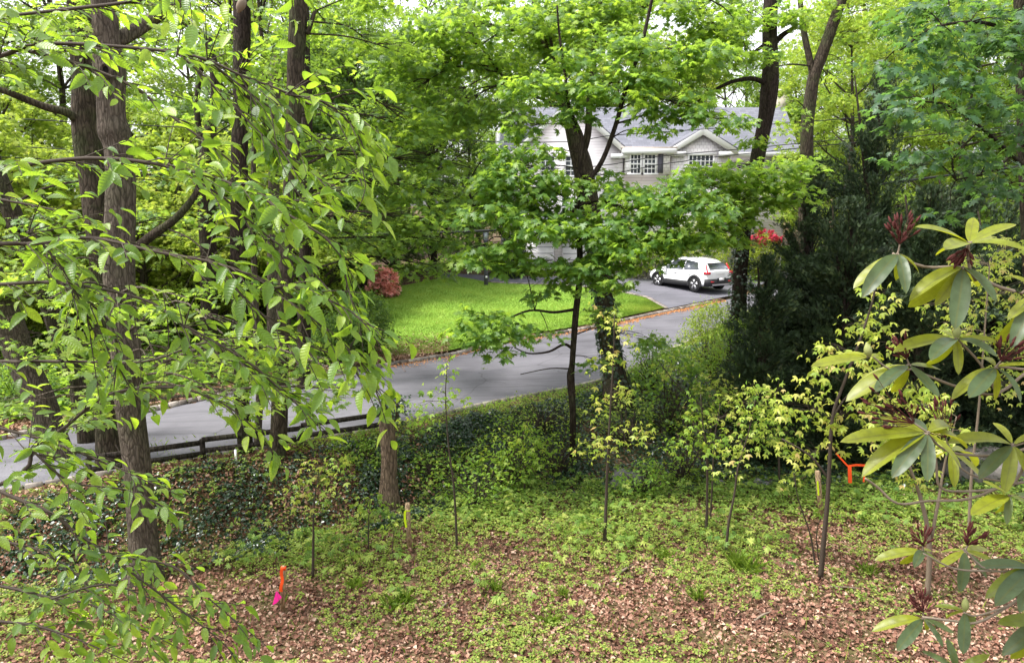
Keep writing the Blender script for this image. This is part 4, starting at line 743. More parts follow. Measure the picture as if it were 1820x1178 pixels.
# ------------------------------------------------------------------ mid-distance trees
def rp(n, x0, x1, y0, y1, d0, d1, rx=(50, 100), ry=(16, 30)):
    return [(U(x0, x1), U(y0, y1), U(d0, d1), U(*rx), U(*ry)) for _ in range(n)]
def mid_trees():
    # central young maple
    d = 16.2
    make_tree('young_maple', 'slender young maple with forked dark stem standing on the ivy bank in the centre', 'tree',
        [[(1017, 815, gd(1017, 815), 13), (1018, 740, d, 12), (1014, 672, d, 15), (1017, 645, d, 11), (1023, 560, d, 12), (1030, 495, d, 12), (1029, 430, d, 11), (1018, 378, d, 12), (1034, 350, d, 12), (1047, 322, d, 10), (1072, 282, d, 8.5), (1095, 220, d, 8), (1113, 155, d, 8), (1140, 80, d + .2, 7), (1165, -30, d + .3, 5)],
         [(1047, 322, d, 9), (1030, 300, d, 8), (1036, 250, d, 7), (1012, 192, d + .1, 6), (1005, 140, d + .2, 5), (994, 60, d + .3, 4), (990, 10, d + .3, 3)],
         [(1028, 372, d, 8), (1060, 356, d - .2, 7), (1105, 368, d - .6, 6), (1150, 372, d - 1, 4), (1190, 390, d - 1.2, 2)],
         [(1022, 550, d, 6), (985, 555, d - .5, 5), (940, 552, d - 1, 4), (880, 575, d - 1.5, 3), (820, 585, d - 1.8, 2)],
         [(1016, 618, d, 6), (1002, 612, d - .1, 5), (975, 625, d - .3, 4), (940, 628, d - .6, 3), (915, 618, d - .8, 2)],
         [(1012, 655, d, 3), (975, 655, d - .2, 2), (925, 665, d - .4, 1.5)],
         [(1020, 400, d, 6), (980, 408, d + .2, 6), (910, 425, d + .2, 7), (880, 400, d + .3, 7), (845, 368, d + .5, 5), (830, 330, d + .6, 3)]],
        [(1130, 85, 16.2, 80, 26), (1080, 150, 16, 60, 30), (1180, 140, 16, 80, 26), (1015, 100, 16.4, 45, 24), (1250, 95, 16, 70, 26), (1230, 190, 15.5, 60, 26), (1140, 180, 15.8, 60, 22, .8), (1290, 215, 15.2, 40, 18, .7), (1160, 235, 15.5, 25, 18, .8), (1020, 195, 16, 55, 20), (955, 150, 16.3, 60, 30),
         (900, 310, 15.5, 70, 22), (960, 340, 15.6, 80, 26), (870, 370, 15.4, 80, 26), (960, 400, 15.3, 90, 26), (1090, 345, 16.6, 60, 22, .7), (1060, 400, 15.4, 80, 28), (1150, 405, 15, 80, 28), (1180, 350, 15, 60, 24), (1240, 360, 14.8, 80, 30), (1230, 420, 14.8, 60, 24), (1120, 450, 15, 80, 26), (1060, 470, 15, 70, 24), (980, 470, 15.2, 70, 20), (905, 440, 15.3, 60, 20, .8), (1080, 500, 14.8, 50, 12, .7),
         (870, 560, 14.6, 60, 16), (830, 575, 14.4, 45, 14), (880, 600, 14.5, 50, 16), (925, 580, 14.8, 50, 14, .8), (905, 625, 14.4, 26, 10), (960, 520, 15.4, 30, 8, .6), (1125, 600, 15.8, 45, 12, .7), (935, 225, 16.2, 50, 18, .7), (965, 262, 16, 50, 16, .7), (900, 268, 16, 40, 20), (1010, 325, 16, 50, 16), (1080, 315, 16.2, 40, 14, .8), (1120, 340, 15.6, 60, 16), (1150, 375, 15.4, 70, 20), (1110, 420, 15, 60, 20), (920, 300, 15.8, 60, 20), (880, 330, 15.6, 60, 22), (990, 370, 15.8, 60, 20), (1190, 425, 14.9, 70, 20), (930, 470, 15.6, 60, 18), (850, 450, 15.4, 60, 20), (1030, 500, 15.3, 50, 14), (1210, 320, 15, 50, 18, .8), (1060, 640, 15.9, 34, 12, .8), (975, 590, 15, 20, 6, .5)],
        bark='bark_dark', leaf='maple', tm='maple', size=.155, rs=.30, nl=15, dens=1.55, flare=False, droop=.5)
    # pale maple branch mass right of centre (lower tier of the trunk right)
    d = 19.5
    make_tree('large_tree', 'large tree with ivy covered trunk and forked top between the lawn and the ivy bank', 'tree',
        [[(1098, 715, gd(1098, 715), 50), (1092, 660, 19.6, 40), (1082, 600, 19.6, 36), (1074, 540, 19.6, 34), (1064, 470, 19.6, 34), (1050, 380, 19.7, 36), (1036, 300, 19.8, 34), (1026, 262, 19.8, 29), (1010, 205, 19.9, 20), (988, 140, 20, 18), (965, 70, 20, 16), (948, -20, 20, 14)],
         [(1030, 285, 19.8, 18), (1044, 240, 19.7, 13), (1048, 180, 19.6, 12), (1056, 100, 19.6, 12), (1064, 10, 19.6, 12), (1066, -30, 19.6, 14)],
         [(1000, 180, 19.9, 10), (985, 120, 19.4, 8), (978, 60, 19.2, 5)], [(960, 60, 20, 9), (870, 45, 19.5, 7), (810, 15, 19, 5)], [(1058, 60, 19.6, 8), (1150, 10, 19, 6), (1240, -10, 18.6, 4)],
         [(1000, 190, 19.9, 6), (915, 155, 19, 5), (875, 110, 18.5, 5), (840, 60, 18.2, 5)]],
        rp(17, 700, 1320, -30, 80, 17, 22) + [(1010, 10, 19, 80, 22), (1090, 0, 19, 80, 22), (1180, 5, 18.6, 80, 22), (1240, 25, 18.6, 60, 20), (1330, 95, 19.4, 50, 20), (960, 115, 19.4, 50, 22), (900, 130, 19, 50, 22)] + rp(6, 640, 900, 120, 260, 18, 21) + [(980, 30, 19, 80, 26), (1100, 30, 19, 60, 20), (860, 90, 18.6, 80, 28), (780, 120, 18.4, 80, 28), (900, 200, 18.5, 70, 22), (820, 190, 18, 70, 26), (760, 60, 18.4, 90, 30), (720, 170, 18, 60, 24), (930, 80, 20, 60, 22), (1060, 560, 19.2, 30, 22, .9), (690, 100, 18.2, 70, 26), (840, 20, 18.6, 90, 26)],
        bark='bark_brown', leaf='maple', tm='maple_lo', size=.165, rs=.36, nl=14, dens=1.6, droop=.45)
    make_tree('ivy_clad_tree', 'tall dark trunk clad in ivy standing in front of the conifers right of the SUV', 'tree',
        [[(1308, 655, 20.5, 34), (1312, 560, 20.5, 27), (1318, 460, 20.5, 25), (1326, 380, 20.5, 24), (1345, 290, 20.5, 24), (1358, 220, 20.5, 24), (1368, 160, 20.5, 29), (1370, 120, 20.5, 27), (1368, 60, 20.5, 25), (1372, -30, 20.5, 24)],
         [(1373, 80, 20.5, 11), (1392, 62, 20.4, 9), (1413, 45, 20.4, 6), (1408, 20, 20.4, 5)], [(1364, 150, 20.5, 9), (1335, 140, 20.3, 8), (1290, 150, 20, 6), (1240, 180, 19.8, 3)],
         [(1318, 440, 20.5, 5), (1295, 430, 20.3, 5), (1250, 438, 20, 3)], [(1366, 75, 20.5, 7), (1345, 90, 20.4, 6), (1338, 95, 20.3, 4)]],
        [(1290, 420, 17.4, 60, 20), (1300, 385, 17.4, 50, 20), (1390, 345, 17.2, 60, 22), (1270, 370, 17.6, 60, 20), (1250, 320, 17.6, 80, 26), (1310, 300, 17.4, 80, 28), (1360, 320, 17.2, 80, 24), (1400, 295, 17.4, 60, 22), (1330, 350, 17.4, 60, 24, .8), (1290, 390, 17.6, 40, 20, .7), (1355, 250, 19.6, 30, 16), (1320, 25, 20, 70, 24), (1260, 60, 19.6, 70, 26), (1400, 20, 20, 50, 24), (1230, 120, 19.4, 60, 20), (1300, 105, 19.8, 50, 18, .7), (1300, 350, 19.6, 30, 22, .8)],
        bark='bark_dark', leaf='maple_light', tm='maple', size=.15, rs=.33, nl=15, dens=1.5, base=G(1308, 655))
    make_tree('forked_tree', 'brown tree forking into two limbs above the conifers on the right', 'tree',
        [[(1432, 640, 24, 30), (1432, 420, 24, 26), (1434, 270, 24, 22), (1437, 200, 24, 22), (1446, 140, 24, 20), (1462, 95, 24, 19), (1478, 50, 24, 18), (1492, 10, 24, 17), (1505, -30, 24, 15)],
         [(1446, 142, 24, 11), (1438, 100, 24, 11), (1428, 50, 24, 10), (1420, -20, 24, 9)], [(1444, 118, 24, 3), (1400, 115, 23.5, 3), (1355, 128, 23, 2)]],
        [(1470, 10, 24, 60, 26), (1530, 60, 23.5, 50, 26), (1410, 220, 23.5, 40, 20, .7), (1400, 185, 23, 36, 14, .6), (1560, 20, 23, 60, 26), (1500, 110, 25, 40, 24, .8)],
        bark='bark_brown', leaf='maple_light', tm='maple_lo', size=.14, rs=.36, dens=.8, base=G(1432, 640))
    make_tree('blue_green_maple', 'maple with blue green drooping leaf layers at the upper right edge', 'tree',
        [[(1850, 900, 13.5, 34), (1838, 600, 13.5, 30), (1826, 330, 13.5, 24), (1818, 150, 13.5, 22), (1812, -30, 13.5, 20)], [(1824, 300, 13.5, 8), (1760, 240, 12.6, 6), (1690, 190, 11.8, 4), (1640, 180, 11.3, 3)], [(1814, 60, 13.5, 8), (1740, 40, 12.6, 6), (1660, 50, 12, 4), (1600, 90, 11.6, 2)], [(1826, 240, 13.5, 8), (1770, 300, 13, 5), (1700, 320, 12.6, 3)]],
        [(1600, 175, 11.2, 55, 24), (1640, 195, 11, 60, 26), (1690, 210, 11.4, 60, 26), (1650, 130, 11.6, 70, 26), (1720, 150, 11.6, 70, 26), (1770, 190, 11.8, 60, 26), (1620, 70, 12, 80, 26), (1700, 70, 12, 90, 30), (1780, 90, 12, 70, 30), (1640, 15, 12.4, 90, 26), (1740, 15, 12.4, 90, 26), (1810, 40, 12, 50, 30), (1700, 270, 12.4, 70, 24), (1640, 270, 12.4, 60, 22), (1780, 280, 12.4, 60, 26), (1720, 340, 12.6, 50, 20, .7), (1810, 240, 12, 40, 30), (1560, 120, 13, 50, 20, .7), (1690, 370, 12.6, 36, 16, .6), (1800, 340, 13, 50, 22)],
        bark='bark_dark', leaf='maple_dark', tm='maple', size=.15, rs=.32, nl=13, dens=.95, base=G(1850, 900), droop=.55)
def left_trees():
    g = 'trunks of the left woodland edge'
    T1 = [(258, 1032, gd(258, 1032), 58), (254, 950, 11.8, 52), (246, 860, 11.8, 50), (236, 760, 11.9, 50), (225, 650, 11.9, 50), (216, 560, 12, 50), (211, 460, 12, 50), (214, 380, 12, 49), (214, 320, 12, 48), (208, 262, 12, 46), (203, 236, 12, 54), (199, 205, 12, 47), (199, 150, 12, 48), (196, 125, 12, 54), (190, 85, 12, 45), (186, 30, 12, 41), (183, -40, 12, 41)]
    r = make_tree('beech_tree', 'grey beech trunk with dark knothole, the nearest trunk on the left', 'tree', [T1, [(205, 75, 12.2, 26), (245, 52, 12.4, 22), (280, 28, 12.6, 20), (330, -5, 12.8, 16), (370, -40, 13, 12)]],
        rp(12, 0, 520, 480, 740, 9.5, 11, (50, 95), (12, 22)) + rp(9, 20, 640, 590, 740, 11, 13, (45, 85), (10, 18)) + rp(3, 0, 200, -20, 90, 11, 12.5) + [(330, 20, 12.6, 60, 24, .8)], bark='bark_grey', leaf='maple_light', tm='maple', size=.12, group=None, dens=.8, droop=.25, flat=.15)
    # knothole and burls as part of the trunk
    kb = MB(); c = P(188, 125, 12 - .325); a = np.linspace(0, 2 * pi, 14, endpoint=False)
    V = [c + np.array([.10 * cos(q), .02, .13 * sin(q)]) for q in a] + [c + np.array([.062 * cos(q), -.045, .085 * sin(q)]) for q in a] + [c + np.array([.040 * cos(q), .0, .06 * sin(q)]) for q in a]
    i = np.arange(14); kb.add(np.array(V), [np.c_[i, (i + 1) % 14, (i + 1) % 14 + 14, i + 14], np.c_[i + 14, (i + 1) % 14 + 14, (i + 1) % 14 + 28, i + 28]]); kb.build('knot_rim', M['bark_grey'], r)
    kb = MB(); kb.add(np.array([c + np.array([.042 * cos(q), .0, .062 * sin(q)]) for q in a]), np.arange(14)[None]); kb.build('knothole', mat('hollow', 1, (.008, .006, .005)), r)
    make_tree('old_maple', 'mossy brown trunk with a limb reaching left, directly behind the knotholed trunk', 'tree',
        [[(205, 880, 14.9, 60), (196, 780, 14.9, 50), (192, 640, 14.9, 46), (185, 500, 14.9, 46), (176, 400, 14.9, 46), (166, 320, 14.9, 46), (158, 260, 14.9, 46), (152, 200, 14.9, 44), (152, 130, 14.9, 40), (148, 70, 14.9, 42), (140, 0, 14.9, 38), (136, -40, 14.9, 36)],
         [(150, 230, 14.9, 18), (122, 202, 14.6, 15), (80, 190, 14.4, 13), (40, 175, 14.2, 12), (0, 160, 14, 11), (-60, 150, 14, 9)], [(210, 470, 14.9, 20), (262, 425, 14.7, 17), (310, 390, 14.5, 14), (345, 350, 14.5, 11), (360, 310, 14.5, 7)],
         [(195, 300, 15, 12), (185, 240, 15, 13), (180, 160, 15.1, 13)]],
        rp(14, -20, 560, 420, 720, 12, 14.5, (50, 100), (14, 26)) + rp(7, -20, 380, -20, 200, 12.5, 15, (40, 70), (14, 26)), bark='bark_brown', leaf='maple_light', tm='maple_lo', size=.125, dens=.8, droop=.25, flat=.15, base=G(205, 880))
    make_tree('leaning_tree', 'thick brown trunk leaning out of the frame at the far left', 'tree', [[(118, 850, 15.4, 62), (98, 790, 15.4, 52), (70, 710, 15.4, 50), (40, 640, 15.4, 50), (8, 560, 15.4, 52), (-40, 450, 15.4, 50), (-90, 300, 15.4, 46)]],
        rp(7, -40, 200, 380, 560, 14, 15.5), bark='bark_grey', leaf='maple_light', size=.125, dens=.8, base=G(118, 850), droop=.25)
    make_tree('leaning_tree', 'thinner brown trunk leaning left between the thick leaning trunk and the knotholed trunk', 'tree', [[(165, 830, 16.4, 40), (150, 740, 16.4, 32), (130, 660, 16.4, 30), (100, 580, 16.4, 30), (72, 500, 16.4, 30), (42, 430, 16.4, 30), (10, 350, 16.4, 30), (-20, 270, 16.4, 28)]],
        rp(6, 20, 330, 300, 460, 14.5, 16.5), bark='bark_brown', leaf='maple', size=.125, dens=.8, base=G(165, 830), droop=.25)
    make_tree('straight_tree', 'straight dark trunk rising just left of the split rail beside the road', 'tree', [[(436, 888, 15.2, 36), (436, 800, 15.2, 28), (430, 700, 15.2, 27), (426, 560, 15.2, 27), (424, 400, 15.2, 28), (427, 250, 15.2, 28), (430, 100, 15.2, 29), (430, -40, 15.2, 28)]],
        rp(8, 300, 620, 80, 420, 15.6, 17) + rp(4, 340, 640, -20, 90, 15.6, 17), bark='bark_dark', leaf='maple', size=.13, dens=.8, base=G(436, 888))
    make_tree('thin_tree', 'thin grey trunk beside the straight dark trunk', 'tree', [[(460, 870, 15.8, 20), (458, 780, 15.8, 15), (462, 680, 15.8, 13), (455, 560, 15.8, 12), (450, 380, 15.8, 10), (452, 240, 15.8, 8)]], rp(4, 400, 520, 280, 430, 15, 16.5), bark='bark_grey', leaf='maple', size=.13, dens=.7, base=G(460, 870))
    make_tree('tall_tree', 'tall trunk with pale grey foot and dark upper stem left of the broken snag', 'tree', [[(486, 893, 15, 38), (490, 830, 15, 33), (497, 740, 15, 31), (500, 640, 15, 26), (506, 520, 15, 26), (511, 400, 15, 25), (518, 280, 15, 25), (524, 160, 15, 27), (528, 60, 15, 29), (531, -40, 15, 29)], [(530, 40, 15, 10), (545, 60, 15, 9), (560, 20, 15, 6)]],
        rp(8, 480, 760, -10, 280, 15.3, 17.5) + rp(7, 540, 760, 260, 420, 15.3, 17.5, (45, 80)) + [(700, 330, 16, 70, 26), (760, 290, 17, 80, 28), (800, 350, 17, 70, 26), (710, 400, 16, 70, 24), (780, 420, 17, 70, 24), (670, 440, 16, 60, 22), (840, 300, 18, 50, 24), (760, 470, 17, 60, 18), (650, 250, 16, 70, 26), (730, 220, 17, 80, 28)], bark='bark_brown', leaf='maple', size=.15, dens=1.1, base=G(486, 893))
    make_tree('far_trunk_tree', 'slimmer dark trunk right behind the tall pale footed trunk', 'tree', [[(540, 700, 21, 26), (542, 500, 21, 22), (546, 350, 21, 20), (545, 200, 21, 19), (540, 60, 21, 18), (540, -30, 21, 17)]], rp(9, 520, 760, 220, 460, 19, 22), bark='bark_dark', leaf='maple', size=.14, dens=.8, base=P(540, 700, 21))
    make_tree('far_trunk_tree', 'pale trunk seen in the gap between the dark trunk and the tall trunk', 'tree', [[(485, 640, 26, 22), (486, 400, 26, 20), (488, 230, 26, 20), (490, 100, 26, 18)]], rp(7, 380, 640, 60, 300, 24, 27), bark='bark_grey', leaf='far', size=.16, rs=.5, dens=.8, base=P(485, 640, 26))
    make_tree('far_trunk_tree', 'dark knotted trunk in the left background behind the hanging beech leaves', 'tree', [[(372, 620, 24, 30), (370, 450, 24, 28), (366, 300, 24, 28), (376, 220, 24, 20), (384, 150, 24, 18), (368, 60, 24, 12)], [(368, 290, 24, 12), (350, 200, 24, 10), (360, 100, 24, 8)]], rp(8, 250, 480, 200, 420, 22, 25), bark='bark_dark', leaf='far_light', size=.16, rs=.5, dens=.8, base=P(372, 620, 24))
    # broken snag
    root = thing('broken_snag', G(690, 892), 'pale broken dead trunk with hollow, ivy tufted top, beside the end of the rail', 'tree'); tb = MB(); dd = gd(690, 892)
    stem(tb, [(691, 892, dd, 34), (691, 830, dd, 31), (689, 780, dd, 30), (688, 745, dd, 30), (690, 728, dd, 22)], 16, .09); tb.build('trunk', M['bark_dead'], root)
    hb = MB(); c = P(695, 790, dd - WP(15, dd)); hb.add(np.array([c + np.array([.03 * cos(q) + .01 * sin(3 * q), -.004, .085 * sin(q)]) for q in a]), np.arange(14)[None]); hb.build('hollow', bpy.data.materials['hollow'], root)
    sp = MB(); [tube(sp, [P(676 + i * 7, 748, dd), P(677 + i * 7, 735, dd), P(677 + i * 7 + U(-2, 2), 722 - 14 * U(0, 1), dd)], [.05, .035, .004], 5, 3, .2) for i in range(5)]; sp.build('splinters', M['bark_dead'], root)
    ib = MB(); spray_leaves(ib, 'ivy', P(695, 720, dd) + R.normal(0, .12, (34, 3)) * [1.3, 1, 1], .14, 14, .075, .5, .8); spray_leaves(ib, 'ivy', P(715, 790, dd + .1) + R.normal(0, .1, (10, 3)) * [.5, 1, 4], .1, 12, .06, .5, .8); ib.build('ivy', M['ivy'], root)
mid_trees(); left_trees()

# ivy on the trunks
def trunk_ivy(px_list, n, lab):
    ib = MB(); pts = np.array([P(a, b, c) for a, b, c, _ in px_list]); r = np.array([WP(w, c) / 2 for _, _, c, w in px_list]); t = U(0, len(pts) - 1, n); i = t.astype(int).clip(0, len(pts) - 2); f = (t - i)[:, None]
    c = pts[i] * (1 - f) + pts[i + 1] * f; rr = r[i] + .02; a = U(0, 2 * pi, n); out = np.c_[np.cos(a), np.sin(a), np.zeros(n)]
    keep = (np.sin(a * 3 + c[:, 2] * 4) + R.normal(0, .7, n)) > -.5; out, c, rr, a = out[keep], c[keep], rr[keep], a[keep]; m = len(c)
    leaves(ib, 'ivy', c + out * (rr + np.abs(R.normal(0, .03, m)))[:, None], out * .5 + np.c_[R.normal(0, .5, (m, 2)), -np.ones(m) * .8], out + R.normal(0, .3, (m, 3)) + [0, 0, .4], U(.05, .11, m), np.clip(R.normal(.45, .25, m), 0, 1))
    o = ib.build('climbing_ivy', M['ivy'], loc=pts[0]); tag(o, lab, 'ivy')
trunk_ivy([(1100, 700, 19.5, 44), (1092, 660, 19.6, 40), (1082, 600, 19.6, 36), (1074, 540, 19.6, 34), (1064, 470, 19.6, 34), (1052, 400, 19.7, 34)], 2600, 'dark ivy climbing the forked large trunk beside the road')
trunk_ivy([(1310, 620, 20.5, 36), (1312, 560, 20.5, 32), (1318, 460, 20.5, 30), (1326, 380, 20.5, 28)], 1300, 'thin ivy climbing the tall dark trunk right of the SUV')

# ------------------------------------------------------------------ conifers (yews)
def conifer(px, d, ytop, ybot, wpx, label, dens=1.0, seed=0, name='yew_tree'):
    b = P(px, ybot, d); b[2] = float(h(b[0], b[1])) if ybot > 600 else b[2]; top = P(px, ytop, d); H = top[2] - b[2]; W_ = wpx / F * d
    root = thing(name, b, label, 'tree'); tb, cb = MB(), MB(); tube(tb, [b - [0, 0, .2], b + [0, 0, H * .5], top - [0, 0, .2]], [.16, .1, .015], 7, 4, .1)
    C = []; D = []
    n = int(52 * dens * max(1, H / 4)); 
    for i in range(n):
        t = U(0, 1) ** 1.15; z = .02 + t; a = U(0, 2 * pi); prof = (min(1, (1 - t) * 2.3 + .04) ** .8) * (.75 + .25 * math.sin(t * 17 + seed) * math.sin(a * 2 + seed)); r = W_ / 2 * 1.15 * prof * U(.55, 1.15)
        s0 = b + [0, 0, H * max(.02, t - .1)]; e = b + np.array([cos(a) * r, sin(a) * r, H * min(.99, t + .06 * U(0, 1.5))]); k = max(6, int(r * 34)); q = np.linspace(.25, 1, k)[:, None]; pth = s0 + (e - s0) * q + np.c_[np.zeros((k, 2)), np.sin(q[:, 0] * pi) * .05 * H * .3]
        C.append(np.repeat(pth, 8, 0) + R.normal(0, .04 + .06 * r, (8 * k, 3)) * [1, 1, .55]); dd = norm(e - s0); D.append(np.repeat(dd[None], 8 * k, 0)); twigs(tb, [s0], [e], .016, .004)
    C = np.vstack(C); D = np.vstack(D); m = len(C); d_ = D + rdir(m) * .85; d_[:, 2] += .15
    cl = np.sin(C[:, 0] * 4) * np.sin(C[:, 2] * 5) * .15
    leaves(cb, 'spray', C, d_, rdir(m) + [0, 0, .6], U(.07, .15, m), np.clip(R.normal(.4, .25, m) + cl, 0, 1))
    tb.build('trunk', M['bark_dark'], root); cb.build('crown', M['needle'], root)
conifer(1424, 19.5, 280, 720, 190, 'dark yew immediately right of the ivy clad trunk', 1.6, 1)
conifer(1348, 17.4, 455, 745, 145, 'low dark yew at the foot of the ivy clad trunk', 1.5, 2)
conifer(1520, 20.5, 120, 780, 200, 'tallest dark yew with pointed spire in front of the pale trees', 1.5, 3)
conifer(1480, 17.5, 350, 850, 230, 'broad dark yew below the tall pointed yew', 1.7, 4)
conifer(1610, 17.2, 330, 860, 260, 'broad dark yew behind the top rhododendron leaves', 1.7, 5)
conifer(1740, 17.8, 360, 850, 240, 'dark yew behind the rhododendron near the right edge', 1.6, 6)
conifer(1850, 17.0, 330, 860, 220, 'dark yew cut by the right edge of the frame', 1.5, 7)
conifer(1670, 20, 300, 800, 220, 'dark yew between the spire yew and the blue green maple', 1.4, 8)
conifer(905, 42, 415, 497, 78, 'small grey green conifer beside the lamp post in front of the house', 1.0, 9)

# ------------------------------------------------------------------ shrubs and saplings
def shrub(px, py, d, rx, ry, label, leaf, tm='oval', size=.06, n=260, nl=14, rs=.14, name='shrub', cat='shrub', b=None, z_on=True, flower=None, ftop=False):
    c = P(px, py, d); g = np.array([c[0], c[1], float(h(c[0], c[1]))]); root = thing(name, g, label, cat); ax, az = rx / F * d, ry / F * d
    az = max(az, (c[2] - g[2])) if z_on else az; cb, tb = MB(), MB(); q = rdir(n) * (U(.35, 1, n) ** .5)[:, None] * [ax, ax * .8, az]; lump = 1 + .16 * np.sin(q[:, 0] * 5 / ax * .8 + 1) * np.sin(q[:, 2] * 4 / az); S = c + q * lump[:, None]; S[:, 2] = np.maximum(S[:, 2], h(S[:, 0], S[:, 1]) + .05)
    spray_leaves(cb, tm, S, rs, nl, size, .2, .9, jit=.7); k = min(n, 60); twigs(tb, np.repeat(g[None], k, 0) + R.normal(0, .05, (k, 3)) * [1, 1, 0], S[:k], .014, .003)
    tb.build('stem', M['twig'], root); cb.build('foliage', M[leaf], root)
    if flower:
        fb = MB(); j = (S[:, 2] > S[:, 2].max() - .5) if ftop else (q[:, 1] < ax * .3); Sf = S[j]; Sf = Sf[R.integers(0, len(Sf), 240)]; spray_leaves(fb, 'palm', (Sf[:60] if ftop else Sf) + rdir(60 if ftop else len(Sf)) * rs * .9 - [0, .12, -.04], .1, 9, size * 1.4, .0, .8, jit=.9); fb.build('flowers', M[flower], root)
    return root
shrub(645, 575, 24.5, 58, 36, 'clipped dark green bush left of the lawn beside the mulch', 'far_dark', size=.08, n=500, rs=.2, nl=16)
shrub(600, 600, 23.5, 45, 36, 'second clipped bush nearer the hanging beech leaves', 'far_dark', size=.08, n=380, rs=.2, nl=16)
shrub(684, 504, 36, 25, 15, 'coral red flowering rhododendron at the back left corner of the lawn', 'far_dark', size=.12, n=160, rs=.25, nl=14, flower='pinkflower')
shrub(1356, 455, 43.3, 36, 36, 'tall azalea with bright red flowers on top between the ivy clad trunk and the yew', 'far_light', size=.13, n=330, rs=.25, flower='redflower', ftop=True)
shrub(1240, 440, 42.5, 70, 18, 'yellow green hedge behind the white SUV', 'far_light', size=.14, n=240, rs=.3, nl=14)
shrub(1140, 452, 43, 55, 16, 'light green shrub above the stone wall', 'far_light', size=.14, n=200, rs=.3, nl=14)
shrub(1262, 598, 22.5, 55, 26, 'airy pale green shrub on the verge left of the ivy clad trunk', 'far_light', size=.07, n=420, rs=.2, nl=12)
shrub(1160, 640, 20.4, 40, 14, 'low light green shrub at the right of the large ivy trunk', 'lime', size=.07, n=170, rs=.18, nl=11)
shrub(1300, 655, 19.4, 60, 26, 'leafy light green shrub in front of the ivy clad trunk', 'lime', size=.07, n=300, rs=.18, nl=11)
shrub(1195, 690, 18.3, 68, 24, 'low dark leaved maple seedling clump right of the large ivy trunk', 'maple', 'maple_lo', .11, n=120, rs=.24, nl=10)
shrub(905, 800, 15.8, 85, 22, 'bright leafy bramble on the ivy slope in the centre', 'lime', size=.085, n=90, rs=.15, nl=7)
shrub(850, 850, 15.0, 90, 22, 'bright oval leaved bush in front of the ivy bank', 'lime', size=.09, n=100, rs=.17, nl=7)
shrub(640, 830, 15.4, 55, 30, 'yellow green bush left of the broken snag', 'lime', size=.08, n=80, rs=.16, nl=7)
shrub(560, 800, 15.6, 50, 22, 'thin pale bush below the rail', 'far_light', size=.07, n=80, rs=.16, nl=7)
shrub(1140, 850, 15.3, 48, 22, 'bright green bush hiding the grey boulder', 'lime', size=.09, n=70, rs=.16, nl=7)
shrub(770, 825, 15.6, 50, 16, 'small bright leafy clump right of the broken snag', 'lime', size=.075, n=60, rs=.16, nl=7)
shrub(990, 790, 16.4, 60, 12, 'loose light green clump at the foot of the central young maple', 'lime', size=.075, n=60, rs=.16, nl=7)
shrub(1215, 800, 16.2, 60, 16, 'loose light green clump on the ivy behind the twin saplings', 'lime', size=.075, n=70, rs=.16, nl=7)
shrub(1110, 745, 17.6, 60, 12, 'low light green clump below the foot of the large ivy trunk', 'seedling', size=.07, n=80, rs=.16, nl=8)
shrub(960, 735, 17.6, 90, 8, 'thin pale green weeds at the top of the ivy bank', 'seedling', size=.06, n=90, rs=.16, nl=8)
shrub(30, 690, 19, 70, 50, 'green thicket at the left beyond the leaning trunks', 'maple', size=.09, n=200, rs=.3, nl=14)

def sapling(pts, label, pads, leaf='yellow', tm='palm3', size=.12, w=6, dens=1.0, bark='twig', rs=.17, nl=4, extra=()):
    b = G(*pts[0]) if pts[0][1] > 700 else P(*pts[0], 16); d = b[1]
    st = [(x, y, d + (0 if k == 0 else dd), max(1.2, w * (1 - .75 * k / max(1, len(pts) - 1)))) for k, ((x, y), dd) in enumerate(zip(pts, np.linspace(0, -.1, len(pts))))]
    root = thing('sapling', b, label, 'sapling', None); tb, cb = MB(), MB(); limbs = [stem(tb, st, 6, .03, False)]
    for e in extra: limbs.append(stem(tb, [(x, y, d, ww) for x, y, ww in e], 5, .03, False))
    LP = np.vstack(limbs)
    for (px, py, rx, ry) in pads:
        c = P(px, py, d + U(-.3, .3)); ax, az = rx / F * d * 1.2, ry / F * d * 1.6; k = max(3, int(dens * 3.8 * ax * az / rs ** 2)); S = c + rdir(k) * (U(0, 1, k) ** .4)[:, None] * [ax, ax * .7, az]
        spray_leaves(cb, tm, S, rs, nl, size * .85, .9, 1.0, jit=.5)
        low = LP[LP[:, 2] < c[2] + .05]; low = low if len(low) else LP[:1]; a = low[np.argmin(np.linalg.norm(low - c, axis=1))]; pp = tube(tb, [a, (a + c) / 2 + [0, 0, .05], c], [.006, .004, .002], 4, 3, capend=False)
        twigs(tb, pp[R.integers(len(pp) // 2, len(pp), k)], S, .0025, .0015)
    tb.build('stem', M[bark], root); cb.build('foliage', M[leaf], root)
